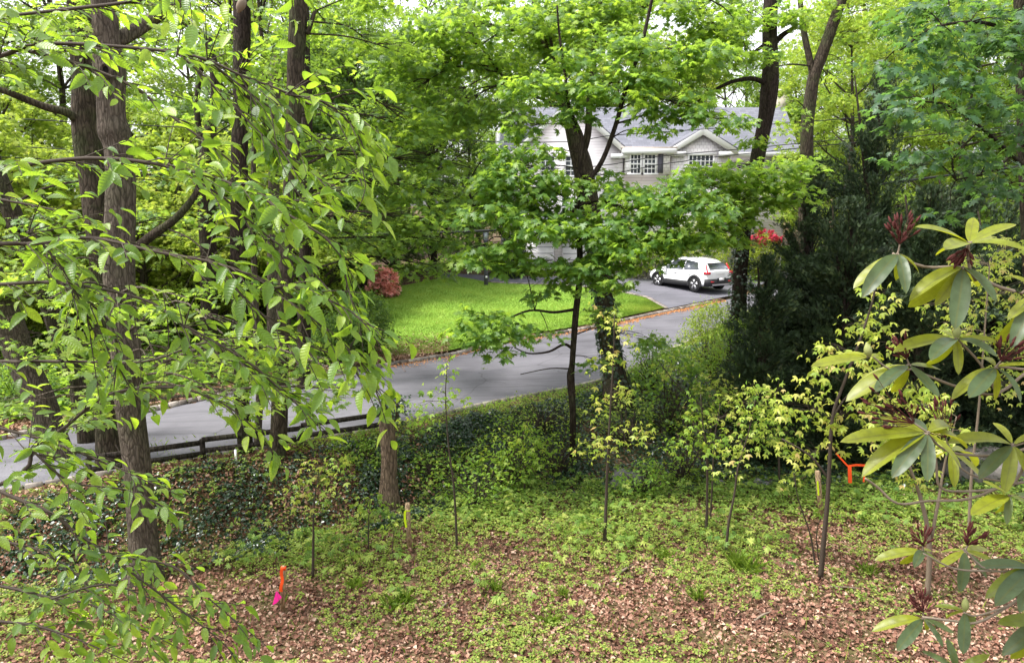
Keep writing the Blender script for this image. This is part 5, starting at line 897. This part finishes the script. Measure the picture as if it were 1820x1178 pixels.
def saplings():
    S = sapling
    S([(1458, 1030), (1464, 960), (1470, 900), (1474, 830), (1480, 740), (1500, 680), (1530, 600), (1552, 530), (1562, 470)], 'tallest leaning sapling with yellow leaves in front of the yews', [(1530, 580, 50, 16), (1490, 620, 60, 14), (1450, 665, 40, 12), (1570, 520, 30, 12), (1500, 740, 60, 20), (1560, 700, 40, 14), (1440, 730, 50, 18), (1540, 640, 30, 14), (1600, 690, 50, 20), (1450, 800, 50, 16), (1590, 610, 30, 12)], w=11, size=.13, extra=[[(1478, 745, 4), (1510, 700, 3), (1560, 690, 2)], [(1472, 850, 5), (1440, 810, 4), (1390, 780, 3)]])
    S([(1648, 1062), (1652, 980), (1645, 920), (1628, 860), (1610, 815), (1590, 760)], 'grey stemmed sapling rising behind the lower rhododendron flower head', [(1600, 760, 60, 22), (1560, 800, 50, 16), (1640, 720, 50, 20), (1680, 770, 40, 18), (1620, 830, 34, 14)], w=12, bark='twig_pale', extra=[[(1655, 960, 7), (1668, 890, 6), (1680, 820, 4), (1700, 740, 2)]])
    S([(1722, 960), (1724, 900), (1728, 830), (1740, 720), (1752, 560), (1760, 460)], 'upright sapling behind the rhododendron near the right edge', [(1750, 470, 60, 20), (1790, 520, 50, 20), (1700, 540, 50, 16), (1790, 440, 40, 16), (1740, 600, 50, 18), (1690, 590, 36, 14), (1800, 600, 40, 20), (1780, 680, 50, 20)], w=8, bark='twig_pale', size=.11)
    S([(812, 978), (810, 920), (806, 860), (796, 780), (792, 700), (795, 645)], 'slim sapling in front of the road with leaves hanging near its tip', [(795, 655, 12, 12), (780, 700, 26, 12), (750, 720, 34, 10), (815, 710, 24, 10), (740, 745, 26, 10), (800, 670, 10, 20)], 'lime', 'palm3', .10, w=5, dens=1.0)
    S([(1075, 968), (1077, 900), (1080, 820), (1084, 740), (1090, 640), (1092, 560)], 'straight thin sapling just right of the central young maple', [(1085, 560, 30, 14), (1110, 590, 26, 10), (1070, 640, 30, 12), (1095, 700, 34, 14), (1110, 770, 40, 14), (1060, 790, 36, 14), (1060, 720, 20, 10)], w=7, size=.11)
    S([(1255, 948), (1257, 880), (1256, 800), (1250, 760), (1245, 700)], 'left stem of the twin saplings in front of the yews', [(1240, 770, 40, 20), (1210, 790, 26, 12), (1270, 790, 30, 14), (1250, 720, 30, 12)], 'lime', w=6, size=.11, extra=[[(1256, 820, 3), (1235, 800, 2), (1200, 770, 1.5)]])
    S([(1262, 930), (1266, 860), (1270, 780), (1280, 720)], 'right stem of the twin saplings in front of the yews', [(1285, 740, 34, 16), (1300, 800, 30, 12)], 'yellow', w=4, size=.10)
    S([(1290, 985), (1295, 930), (1305, 880), (1312, 830), (1330, 770), (1345, 700)], 'curved dark sapling right of the twin saplings', [(1340, 720, 50, 16), (1310, 790, 36, 14), (1360, 780, 50, 16), (1330, 690, 30, 10), (1380, 700, 30, 18), (1290, 840, 24, 10)], 'yellow', w=6, size=.11)
    S([(1385, 868), (1384, 800), (1382, 740), (1378, 690)], 'upright thin sapling at the foot of the yews', [(1370, 730, 40, 18), (1350, 760, 40, 18), (1400, 770, 40, 14)], 'lime', w=5, size=.10)
    S([(1450, 1010), (1440, 950), (1420, 890), (1410, 840)], 'thin curved stem at the foot of the tallest leaning sapling', [(1412, 850, 30, 12)], 'yellow', w=4, size=.09)
    S([(556, 1030), (557, 960), (558, 900), (566, 840)], 'short dark sapling left of the yellow taped stake', [(566, 850, 40, 16), (530, 870, 34, 10), (590, 830, 30, 12)], 'yellow', w=6, size=.10)
    S([(655, 980), (655, 930), (658, 880)], 'small sapling between the short dark sapling and the yellow taped stake', [(658, 890, 36, 12)], 'lime', w=3, size=.10)
    S([(1455, 1000), (1452, 940), (1470, 905)], 'small bushy seedling at the foot of the right stake', [(1480, 905, 36, 10)], 'lime', w=3, size=.09)
    S([(1245, 830), (1262, 745), (1200, 680), (1170, 640)], 'bent yellow leaved sapling leaning over the ivy', [(1270, 680, 40, 14), (1300, 700, 34, 14), (1230, 730, 34, 10), (1190, 650, 30, 12)], 'yellow', w=4, size=.10)
    S([(930, 880), (934, 840), (925, 790), (940, 745)], 'leafy sapling in front of the central ivy', [(930, 780, 44, 18), (900, 820, 50, 16), (960, 800, 34, 14)], 'lime', w=4, size=.11)
    S([(700, 1010), (698, 960), (706, 930)], 'tiny sapling left of the yellow taped stake', [(700, 930, 26, 8)], 'lime', w=2, size=.09)
saplings()

# ------------------------------------------------------------------ stakes, flags, tape, rocks, wall, lamp, cables, rail
M['stakewood'] = barkmat('stake_wood', (.50, .34, .20), (.70, .52, .34), 14, 0); M['orange'] = mat('orange_tape', .5, (.9, .10, .02)); M['neon'] = mat('yellow_tape', .5, (.62, .80, .02)); M['pink'] = mat('pink_flag', .5, (.9, .03, .32))
def small_things():
    def stake(px, pyt, pyb, lean, wpx, label):
        b = G(px, pyb); d = b[1]; t = P(px + lean, pyt, d); root = thing('survey_stake', b, label, 'stake', 'survey stakes on the woodland floor'); mb = MB(); w = WP(wpx, d); th = .018
        up = t - b; V = []
        for k, f in [(0, -.15), (1, .97), (2, 1.0)]: c = b + up * f; s = w / 2 * (.75 if k == 2 else 1); V += [c + [-s, -th, 0], c + [s, -th, 0], c + [s, th, 0], c + [-s, th, 0]]
        fs = [np.array([[0, 3, 2, 1], [8, 9, 10, 11]])]
        for k in (0, 4): fs.append(np.array([[k, k + 1, k + 5, k + 4], [k + 1, k + 2, k + 6, k + 5], [k + 2, k + 3, k + 7, k + 6], [k + 3, k, k + 4, k + 7]]))
        mb.add(np.array(V), fs); mb.build('post', M['stakewood'], root, False); return root, b, t, w
    def ribbon(root, pts, w, m, name='tape', ax=(1, 0, 0)):
        pts = np.asarray(pts, float); a = np.array(ax) * w / 2; V = np.vstack([pts - a, pts + a, pts - a + [0, .003, 0], pts + a + [0, .003, 0]]); n = len(pts); i = np.arange(n - 1); mb = MB(); mb.add(V, [np.c_[i, i + n, i + n + 1, i + 1], np.c_[i + 2 * n, i + 2 * n + 1, i + 3 * n + 1, i + 3 * n]]); return mb.build(name, M[m], root) if root else mb
    r, b, t, w = stake(502, 1005, 1090, 2, 8, 'wooden stake with orange tape wound round its top half')
    mb = MB(); q = t - b; mb.box(b + q * .955, (w * 1.15, .048, .055)); mb.build('tape_band', M['orange'], r, False); ribbon(r, [b + q * f + [-w * .25 + .01 * sin(f * 20), -.028 - .006 * sin(f * 14), 0] for f in np.linspace(.95, .48, 9)], w * .75, 'orange')
    r, b, t, w = stake(728, 893, 978, -4, 9, 'wooden stake with thin yellow green tape near the broken snag')
    q = t - b; ribbon(r, [b + q * f + [-w * .4 - .02 * sin((f - .5) * 8), -.03, 0] for f in np.linspace(.84, .5, 9)], w * .45, 'neon'); mb = MB(); mb.box(b + q * .84, (w * 1.1, .045, .02)); mb.build('tape_band', M['neon'], r, False)
    r, b, t, w = stake(1460, 836, 922, -7, 9, 'pale wooden stake on the right beside the tallest leaning sapling')
    q = t - b; ribbon(r, [b + q * f + [-w * .3, -.03, 0] for f in np.linspace(.8, .5, 7)], w * .35, 'neon')
    # pin flag
    b = G(498, 1096); root = thing('marker_flag', b, 'small pink pin flag beside the orange taped stake', 'flag'); d = b[1]; mb = MB(); tube(mb, [b - [0, 0, .1], P(497, 1075, d), P(491, 1048, d)], [.002, .002, .002], 5, 3); mb.build('wire', M['twig_pale'], root)
    mb = MB(); A, B, C_ = P(491, 1048, d), P(500, 1063, d), P(484, 1075, d); mb.add(np.array([A, B + [0, .03, 0], (B + C_) / 2 + [0, -.02, -.01], C_, (A + C_) / 2 + [0, .015, 0]]), np.array([[0, 1, 2, 3, 4]])); mb.build('flag_sheet', M['pink'], root, False)
    # orange ribbon tied on twig
    d = 12.6; root = thing('ribbon', P(1520, 840, d), 'bright orange plastic ribbon tied to a sapling twig in front of the yews', 'ribbon')
    ribbon(root, [P(1510, 826, d), P(1510, 840, d) + [0, -.01, 0], P(1511, 858, d)], .068, 'orange', 'ribbon_tail'); ribbon(root, [P(1538, 828, d), P(1537, 842, d) + [0, .01, 0], P(1535, 856, d)], .03, 'orange', 'ribbon_tail')
    ribbon(root, [P(1507, 828, d), P(1522, 826, d), P(1540, 827, d)], .04, 'orange', 'ribbon_loop', (0, 0, 1)); ribbon(root, [P(1486, 805, d), P(1495, 815, d), P(1507, 828, d)], .03, 'orange', 'ribbon_end', (.6, 0, .8))
    # rocks
    def rock(px, py, sx, sy, sz, label, m='rock'):
        b = G(px, py); n, k = 16, 10; th = np.linspace(0, pi, k)[:, None]; ph = np.arange(n)[None] * 2 * pi / n; v = np.stack([np.sin(th) * np.cos(ph), np.sin(th) * np.sin(ph), np.cos(th) + 0 * ph], -1).reshape(-1, 3)
        s = U(0, 9, 6); v = v * (1 + .16 * np.sin(v @ [2.3, 1.1, 3.1] + s[0]) + .10 * np.sin(v @ [5, -4, 2.] + s[1]) + .05 * np.sin(v @ [9, 7, -8.] + s[2]))[:, None]; v = np.round(v * 5) / 5 * .35 + v * .65; mb = MB(); i = (np.arange(k - 1) * n)[:, None]; j = np.arange(n)[None]
        mb.add(b + v * [sx, sy, sz] + [0, 0, sz * .35], np.stack([i + j, i + (j + 1) % n, i + n + (j + 1) % n, i + n + j], -1).reshape(-1, 4)[:, ::-1], np.full(len(v), U(0, 1))); tag(mb.build('rock', M[m], loc=b), label, 'rock')
    rock(1115, 870, .48, .35, .30, 'grey mossy boulder behind the bright green bush at the foot of the bank'); rock(1352, 868, .22, .2, .15, 'dark rounded rock at the foot of the yews'); rock(1368, 866, .14, .14, .16, 'small dark rock touching the rounded rock'); rock(1395, 862, .26, .2, .12, 'flat dark rock right of the small dark rock'); rock(1275, 858, .18, .12, .08, 'small dark flat stone by the twin saplings')
    rock(1745, 850, 1.1, .6, .55, 'big grey boulder behind the rhododendron at the right edge', 'stone'); rock(1470, 862, .3, .2, .12, 'dark low rock behind the right stake')
    # dry stone wall beside the drive
    a, b = G(1085, 497), G(1190, 495); root = thing('stone_wall', (a + b) / 2, 'low dry stone wall behind the driveway left of the white SUV', 'wall'); mb = MB(); a[1] = b[1] = a[1] + .6
    for row in range(5):
        x = a[0] - .3
        while x < b[0] + .3:
            l = U(.25, .55); hh = .24 * U(.85, 1.1); mb.box((x + l / 2, a[1] + U(-.05, .05), a[2] - .1 + row * .22 + .12), (l * .94, .5, hh), U(-.1, .1), U(0, 1), .86); x += l
    mb.build('stones', M['stone'], root, False)
    # lamp post
    b = G(864, 507); root = thing('lamp_post', b, 'dark lamp post standing at the back edge of the lawn', 'lamp post'); mb = MB(); d = b[1]; w = WP(7, d); mb.box((b[0], b[1], b[2] + 1.1), (w, w, 2.4)); mb.build('post', M['shutter'], root, False)
    mb = MB(); mb.box((b[0], b[1], b[2] + 2.36), (w * 1.3, w * 1.3, .1)); mb.box((b[0], b[1], b[2] + 2.85), (w * 1.5, w * 1.5, .12), taper=.4); [mb.box((b[0] + i * w * .6, b[1] + j * w * .6, b[2] + 2.6), (.03, .03, .4)) for i in (-1, 1) for j in (-1, 1)]; mb.build('lantern_frame', M['shutter'], root, False)
    mb = MB(); mb.box((b[0], b[1], b[2] + 2.6), (w * .9, w * .9, .36)); mb.build('lantern_glass', M['curtain'], root, False)
    mb = MB(); mb.box((b[0] + .02, b[1] - w * .55, b[2] + .45), (.1, .03, .1)); mb.build('tag_plate', M['trim'], root, False)
    # wooden guard rail along the near kerb
    M['oldwood'] = barkmat('weathered_rail', (.022, .019, .016), (.075, .062, .052), 6, .2)
    root = thing('rail_fence', P(560, 775, 15.6), 'low dark wooden two rail fence along the near edge of the road', 'fence')
    def ep(x): return np.array([x, float(yN(x)) - .55, 0])
    xs = np.linspace(-8.3, -2.78, 4)
    for zz, nm in ((.46, 'rail'), (.22, 'rail')):
        for i in range(len(xs) - 1):
            A, B = ep(xs[i]), ep(xs[i + 1]); A[2] = float(h(A[0], A[1])) + zz; B[2] = float(h(B[0], B[1])) + zz; mb = MB(); c = (A + B) / 2; v = B - A; mb.box(c, (np.linalg.norm(v) * .985, .05, .10), math.atan2(v[1], v[0])); o = mb.build(nm, M['oldwood'], root, False)
    for x in xs: A = ep(x) + [0, .06, 0]; A[2] = float(h(A[0], A[1])) + .2; mb = MB(); mb.box(A, (.10, .05, .56)); mb.build('post', M['oldwood'], root, False)
    b = G(420, 825); mb = MB(); mb.box(b + [0, 0, .14], (.04, .03, .36)); tag(mb.build('marker_post', M['trim'], smooth=False, loc=b), 'small white marker post beside the straight dark trunk near the road', 'post')
    # overhead cables
    M['cable'] = mat('cable', .6, (.015, .015, .016)); labs = ['thick black cable crossing low in front of the house', 'thin cable crossing in front of the house roof', 'thin cable crossing below the house gables', 'lower thin cable crossing the upper house windows']
    for k, (pts, w) in enumerate([([(-200, 392), (440, 425), (650, 417), (900, 408), (1150, 380), (1320, 358), (1900, 285)], 4.5), ([(-200, 200), (880, 252), (1110, 239), (1400, 219), (1900, 180)], 1.6), ([(-200, 250), (900, 300), (1190, 276), (1410, 256), (1900, 205)], 1.6), ([(-200, 270), (900, 318), (1190, 290), (1300, 276), (1900, 215)], 1.6)]):
        mb = MB(); q = [P(a, b, 27 + (a - 900) * .003) for a, b in pts]; tube(mb, q, [WP(w, 27) / 2] * len(q), 5, 6); tag(mb.build('overhead_cable', M['cable'], loc=q[0]), labs[k], 'cable', 'overhead cables across the road')
small_things()

# ------------------------------------------------------------------ near hornbeam branches (left)
def hornbeam():
    trunk_x = -4.2; base = np.array([trunk_x, 2.2, float(h(trunk_x, 2.2))]); root = thing('hornbeam_tree', base, 'near hornbeam whose toothed green leaves hang in from the left edge', 'tree'); tb, cb = MB(), MB()
    tp = tube(tb, [base - [0, 0, .3], base + [0, 0, 1.5], base + [.2, .1, 3.5], base + [.1, .2, 6.5]], [.16, .13, .11, .07], 12, 5, .05)
    B = [([(-500, 160), (-150, 140), (0, 106), (60, 90), (180, 82), (330, 98), (430, 130), (520, 170), (600, 215), (640, 262)], 3.2, 9),
         ([(60, 92), (150, 120), (240, 165), (320, 210), (400, 265), (460, 330), (510, 400)], 3.15, 6),
         ([(-400, 330), (-60, 305), (150, 288), (300, 300), (420, 330), (520, 380), (590, 440), (620, 520), (650, 590)], 2.9, 8),
         ([(-400, 440), (-30, 436), (60, 422), (160, 420), (280, 452), (380, 462), (470, 505), (560, 570), (640, 640), (690, 720)], 2.8, 8),
         ([(-400, 520), (-20, 504), (110, 500), (250, 522), (340, 580), (420, 640), (500, 700), (560, 730)], 3.0, 7),
         ([(-300, 980), (20, 850), (60, 800), (120, 760), (200, 700), (300, 690), (390, 715), (460, 760), (490, 810)], 3.1, 8),
         ([(-300, 800), (40, 890), (140, 945), (200, 990), (260, 1035), (330, 1088), (400, 1150), (440, 1200)], 3.4, 7),
         ([(-300, 1000), (0, 1040), (90, 1060), (160, 1072), (240, 1110), (330, 1160)], 3.6, 6),
         ([(-300, 640), (0, 640), (120, 650), (250, 640), (360, 610), (470, 600), (590, 640)], 3.5, 6),
         ([(-300, 700), (0, 760), (130, 800), (240, 850), (330, 880)], 3.3, 6),
         ([(-300, 30), (200, 10), (300, -20), (420, -30), (540, -20)], 3.6, 6), ([(-300, 930), (0, 960), (100, 1000), (200, 1085), (300, 1180)], 3.9, 5),
         ([(330, 100), (400, 170), (480, 240), (560, 300), (615, 345)], 3.1, 3), ([(380, 120), (450, 165), (540, 235), (620, 300), (655, 330)], 3.2, 3), ([(300, 300), (390, 350), (470, 420), (550, 470), (600, 530)], 2.9, 4), ([(380, 462), (450, 540), (530, 600), (610, 640), (660, 690)], 2.9, 4),
         ([(470, 505), (550, 520), (630, 560), (685, 610)], 2.8, 3), ([(340, 580), (430, 640), (510, 700), (590, 770)], 3.0, 4), ([(420, 330), (500, 350), (570, 340), (640, 300)], 3.0, 3), ([(100, 500), (180, 570), (230, 650), (260, 720)], 3.0, 4), ([(60, 422), (110, 480), (150, 560), (160, 620)], 2.9, 4), ([(60, 800), (130, 850), (230, 870), (300, 910)], 3.1, 4), ([(520, 170), (570, 180), (620, 220), (650, 270)], 3.1, 3), ([(200, 990), (300, 1010), (380, 1070), (470, 1150)], 3.4, 4), ([(90, 1060), (180, 1040), (260, 1060), (340, 1100)], 3.5, 4), ([(430, 130), (470, 210), (520, 300), (530, 360)], 3.2, 3),
         ([(-300, 1100), (0, 1110), (120, 1130), (230, 1180)], 3.4, 6), ([(-300, 300), (-20, 350), (90, 375), (200, 400)], 3.6, 5)]
    LP, LD, LN, LS, LV = [], [], [], [], []
    def twig_leaves(pp, r, step=.045, skip=0.0, sz=.074):
        ln = np.linalg.norm(np.diff(pp, axis=0), axis=1); s = np.r_[0, np.cumsum(ln)]; n = int(s[-1] / step); 
        if n < 2: return
        t = np.linspace(skip * s[-1], s[-1], n); q = np.stack([np.interp(t, s, pp[:, k]) for k in range(3)], 1); tg = norm(np.gradient(q, axis=0)); side = norm(np.cross(tg, [0, 0, 1.])); sg = np.where(np.arange(n) % 2, 1, -1)[:, None]
        d = tg * .75 + side * sg * .8 + R.normal(0, .2, (n, 3)); d[:, 2] -= U(-.15, .6, n); nr = np.array([0, 0, 1.]) + tg * .3 + R.normal(0, .4, (n, 3)); nr[:, 1] -= U(-.4, .4, n)
        LP.append(q); LD.append(d); LN.append(nr); LS.append(sz * U(.45, 1.3, n) * np.clip(.75 + .4 * t / s[-1], .6, 1.1)); LV.append(np.clip(R.normal(.47, .27, n) + U(-.2, .2), 0, 1))
    for (pts, d, w) in B:
        q = [P(x, y, d + .0006 * (abs(x) if x < 0 else -x * .3)) + R.normal(0, .01, 3) for x, y in pts]; a = tp[np.argmin(np.linalg.norm(tp - (q[0] + [0, 0, -.2]), axis=1))]; far_ = pts[0][0] > 50; q = ([q[0] + [-.02, 0, .0]] if far_ else [a]) + q
        r = [WP(w, d) / 2 if far_ else .03, WP(w, d) / 2 * 1.1] + list(np.linspace(WP(w, d) / 2, .0016, len(q) - 2)); pp = tube(tb, q, r, 7, 5, .04); L_ = len(pp)
        dd = norm(np.gradient(pp, axis=0)); inside = np.where(pp[:, 0] / pp[:, 1] > -.78)[0]
        s_tot = 0; last = 0
        twig_leaves(pp[int(L_ * .72):], 0)
        for j in range(inside[0], L_ - 3):
            seg = np.linalg.norm(pp[j + 1] - pp[j]); m = max(1, int(round(seg / .05)))
            for k in range(m):
                if U(0, 1) < .05: continue
                o = pp[j] + (pp[j + 1] - pp[j]) * U(0, 1); side = norm(np.cross(dd[j], [0, 0, 1.])) * (1 if U(0, 1) < .5 else -1); ln = U(.10, .34) * (1.1 - .5 * j / L_)
                e1 = dd[j] * U(.5, 1) + side * U(.1, .8) + np.array([0, 0, U(-.35, .3)]); e1 /= np.linalg.norm(e1); e2 = e1 + [0, 0, -U(.05, .4)]; t2 = tube(tb, [o, o + e1 * ln * .5, o + (e1 + e2) * .5 * ln], [.0028, .002, .0011], 4, 3, capend=False); twig_leaves(t2, 0, .042, .2)
    # upper sprays that hang in the sky part
    for (x, y, d) in [(285, 20, 2.6), (300, 5, 2.7), (440, 20, 2.4), (510, 15, 2.4), (700, -12, 2.5), (330, 25, 2.8), (395, 40, 2.8)]:
        p = P(x, y - 60, d); t2 = tube(tb, [p, P(x + 8, y - 20, d), P(x + 12, y + 20, d)], [.003, .002, .001], 4, 3, capend=False); twig_leaves(t2, 0, .035)
    # pale dead twiglets
    for (a, b, c) in [((225, 480), (250, 640), (245, 700)), ((600, 215), (650, 330), (600, 420)), ((205, 790), (232, 840), (228, 900)), ((480, 190), (500, 290), (540, 360)), ((290, 520), (300, 600), (290, 680)), ((640, 590), (600, 640), (560, 610))]:
        tube(tb, [P(*a, 2.9), P(*b, 2.85), P(*c, 2.8)], [.0022, .0018, .0012], 4, 4, capend=False)
    leaves(cb, 'horn', np.vstack(LP), np.vstack(LD), np.vstack(LN), np.concatenate(LS), np.concatenate(LV))
    tb.build('trunk', M['twig'], root); cb.build('crown', M['hornbeam'], root); print('hornbeam leaves', sum(map(len, LP)))
hornbeam()

# ------------------------------------------------------------------ near rhododendron (right)
def rhododendron():
    base = np.array([2.6, 2.0, float(h(2.6, 2.0))]); root = thing('rhododendron', base, 'near rhododendron with long leathery leaves and dry red seed heads at the right edge', 'shrub'); tb, cb, sb, bb = MB(), MB(), MB(), MB()
    D = 1.75
    def lf(c, tip, d, dt, v=None, k=1.0):
        A = P(*c, d); Bp = P(*tip, d + dt); v_ = Bp - A; ln = np.linalg.norm(v_); out = A + v_ * .04
        nr = np.array([U(-.3, .3), -.35, 1.0]) if abs(v_[2]) < ln * .7 else np.array([U(-.35, .35), -1.0, .35]); leaves(cb, 'rhodo', out[None], v_[None], nr[None], ln * k * .93, np.array([U(0, 1) if v is None else v])); twigs(tb, [A], [A + v_ * .06], .0022, .0018, 0)
    G_, Y = .15, .85
    Wh = [((1722, 432), D, [((1638, 384), -.05, .8), ((1733, 380), .1, .9), ((1809, 384), .02, .8), ((1828, 425), -.1, .7), ((1688, 424), -.15, .75), ((1770, 405), .15, .95), ((1660, 440), .1, .9)], 'seed', (1712, 452)),
          ((1596, 450), D, [((1512, 502), -.04, .85), ((1540, 505), -.12, .1), ((1616, 502), -.12, .15), ((1643, 475), -.03, .85), ((1603, 480), .1, .8), ((1555, 470), .08, .9)], 'seed', (1604, 412)),
          ((1712, 474), D, [((1618, 506), -.06, .85), ((1665, 542), -.03, .95), ((1614, 552), .05, .8), ((1703, 575), -.14, .12), ((1782, 512), -.05, .85), ((1782, 520), -.12, .1), ((1745, 500), .1, .9), ((1690, 520), .1, .9)], None, None),
          ((1700, 602), D, [((1594, 602), -.05, .8), ((1658, 612), -.14, .15), ((1706, 656), -.08, .92), ((1794, 598), -.05, .85), ((1772, 612), -.12, .1), ((1660, 575), .1, .8), ((1650, 660), .05, .85)], 'bud', (1701, 582)),
          ((1545, 634), D - .1, [((1441, 640), -.03, .8), ((1488, 618), .06, .85), ((1576, 628), .05, .8)], 'bud', (1541, 614)),
          ((1616, 648), D, [((1500, 698), -.04, .8), ((1512, 672), .05, .9), ((1586, 708), .04, .9), ((1674, 700), -.12, .1), ((1678, 650), .05, .6), ((1555, 680), -.1, .15)], 'seed', (1606, 622)),
          ((1770, 652), D - .05, [((1690, 690), -.05, .8), ((1725, 700), -.12, .12), ((1775, 715), .02, .9), ((1835, 640), -.05, .8), ((1830, 700), -.1, .1), ((1740, 620), .1, .9)], 'seed', (1792, 626)),
          ((1648, 768), D - .1, [((1528, 820), -.05, .85), ((1588, 838), -.1, .12), ((1652, 850), -.12, .1), ((1492, 770), 0, .8), ((1722, 825), -.06, .85), ((1735, 770), .05, .9), ((1560, 735), .1, .9), ((1705, 735), .1, .85), ((1615, 730), .12, .15)], 'seed', (1590, 728)),
          ((1690, 800), D + .1, [((1760, 850), -.05, .85), ((1640, 820), .1, .9), ((1700, 860), -.1, .8), ((1750, 800), .1, .8)], 'seed', (1668, 745)),
          ((1800, 790), D, [((1740, 840), -.08, .1), ((1700, 760), -.04, .85), ((1840, 850), -.05, .8), ((1770, 740), .08, .9), ((1790, 870), -.1, .8), ((1850, 760), 0, .85)], None, None),
          ((1795, 880), D - .1, [((1730, 900), -.1, .8), ((1775, 920), .02, .85), ((1750, 850), -.03, .85), ((1825, 870), -.1, .1), ((1790, 925), -.06, .4), ((1850, 900), 0, .5)], None, None),
          ((1715, 978), D + .1, [((1668, 1005), -.04, .88), ((1713, 1047), -.12, .12), ((1785, 1000), -.03, .8), ((1668, 975), .05, .6), ((1760, 970), .05, .85), ((1762, 1022), -.08, .15), ((1690, 1000), .08, .7)], 'seed', (1726, 955)),
          ((1641, 978), D + .15, [((1554, 984), 0, .75), ((1598, 1006), .04, .9), ((1630, 990), -.1, .1), ((1672, 1000), -.05, .45), ((1660, 975), .05, .8)], 'seed', (1640, 958)),
          ((1641, 1098), D + .05, [((1550, 1106), 0, .8), ((1597, 1150), -.1, .08), ((1682, 1145), -.1, .15), ((1700, 1122), -.04, .4), ((1655, 1110), .06, .9)], 'seed', (1640, 1072)),
          ((1715, 1086), D, [((1676, 1092), .03, .8), ((1713, 1162), -.12, .1), ((1745, 1126), .02, .3), ((1660, 1068), .05, .5)], 'bud', (1716, 1066)),
          ((1835, 1010), D, [((1758, 1045), -.06, .5), ((1775, 1060), -.12, .1), ((1790, 990), .05, .8), ((1815, 1080), -.1, .3), ((1740, 990), 0, .15)], None, None),
          ((1870, 1100), D, [((1790, 1145), -.08, .1), ((1775, 1100), -.04, .5), ((1800, 1180), 0, .85)], None, None), ((1850, 520), D, [((1790, 560), -.05, .85), ((1800, 600), -.1, .15), ((1780, 620), 0, .8), ((1800, 480), .05, .9)], None, None),
          ((1700, 1190), D, [((1640, 1150), .05, .4), ((1690, 1140), 0, .2), ((1760, 1160), 0, .5)], None, None)]
    for (c, d, lv, kind, kp) in Wh:
        for (tip, dt, v) in lv: lf(c, tip, d, dt * .8, v)
        if kind == 'seed':
            A, K = P(*c, d), P(*kp, d); twigs(tb, [A], [A + (K - A) * .45], .003, .002, 0); o = A + (K - A) * .4; n = 22; sb = MB(); dr = norm(K - A)[None] * .9 + rdir(n) * .7; e = o + dr * np.linalg.norm(K - A) * U(.5, .95, n)[:, None]; twigs(sb, np.repeat(o[None], n, 0), e, .0008, .0008, 0)
            for q in e: 
                dq = norm(q - o); tube(sb, [q, q + dq * .009, q + dq * .020], [.0014, .0034, .001], 6, 2)
            sb.build('seed_head', M['seed'], root)
        if kind == 'bud': A = P(*c, d); K = P(*kp, d); tube(bb, [A, A + (K - A) * .4, A + (K - A) * .8, K + (K - A) * .3], [.003, .0085, .008, .0008], 9, 4, .08); bb.build('bud', M['bud'], root); bb = MB()
    St = [([(1900, 560), (1820, 520), (1770, 508), (1735, 495), (1700, 480), (1640, 478), (1596, 450)], 7), ([(1735, 495), (1722, 470), (1722, 432)], 6), ([(1950, 700), (1850, 650), (1770, 700), (1700, 690), (1655, 672), (1616, 648)], 6), ([(1770, 700), (1740, 650), (1700, 602)], 5), ([(1616, 648), (1580, 655), (1545, 634)], 4),
          ([(1950, 640), (1860, 660), (1770, 652)], 6), ([(1950, 800), (1860, 790), (1780, 815), (1700, 810), (1668, 790), (1648, 768)], 6), ([(1900, 810), (1800, 860), (1720, 880), (1672, 870), (1665, 820), (1648, 768)], 6), ([(1980, 830), (1880, 860), (1800, 862), (1720, 878), (1650, 890), (1590, 895), (1560, 870), (1535, 850)], 6),
          ([(1950, 1030), (1850, 1010), (1760, 1015), (1715, 978)], 5), ([(1760, 1015), (1700, 1010), (1641, 978)], 4), ([(1950, 1000), (1850, 1040), (1790, 1080), (1730, 1100), (1690, 1105), (1641, 1098)], 6), ([(1790, 1080), (1740, 1092), (1715, 1086)], 4), ([(1950, 900), (1860, 890), (1795, 880)], 5), ([(2000, 1050), (1870, 1100)], 5), ([(1980, 560), (1850, 520)], 5), ([(1980, 790), (1800, 790)], 5), ([(1800, 860), (1720, 840), (1690, 800)], 4), ([(1850, 1240), (1700, 1190)], 5)]
    for pts, w in St: q = [P(x, y, D + .0) + R.normal(0, .004, 3) for x, y in pts]; tube(tb, [base + [0, 0, .1], (base + q[0]) / 2 + [.15, 0, .1]] + q if pts[0][0] > 1880 else q, ([.012, .009] if pts[0][0] > 1880 else []) + list(np.linspace(WP(w, D) / 2, WP(w, D) / 2 * .75, len(q))), 7, 4, .06)
    tb.build('stems', M['twig_pale'], root); cb.build('leaves', M['rhodo'], root); 
rhododendron()

def hanging_seed():
    p = P(428, 6, 1.1); mb = MB(); tube(mb, [p + [0, 0, .09], p + [.004, 0, .03], p + [.001, 0, .008]], [.0008, .0008, .001], 5, 3); tube(mb, [p + [.001, 0, .010], p + [.002, 0, .002], p + [-.002, 0, -.006], p + [-.005, .001, -.013]], [.001, .006, .0055, .001], 8, 4, .1)
    tag(mb.build('dried_seed_pod', M['twig_pale'], loc=p), 'small pale brown dried seed pod hanging close by at the top edge', 'seed pod')
hanging_seed()
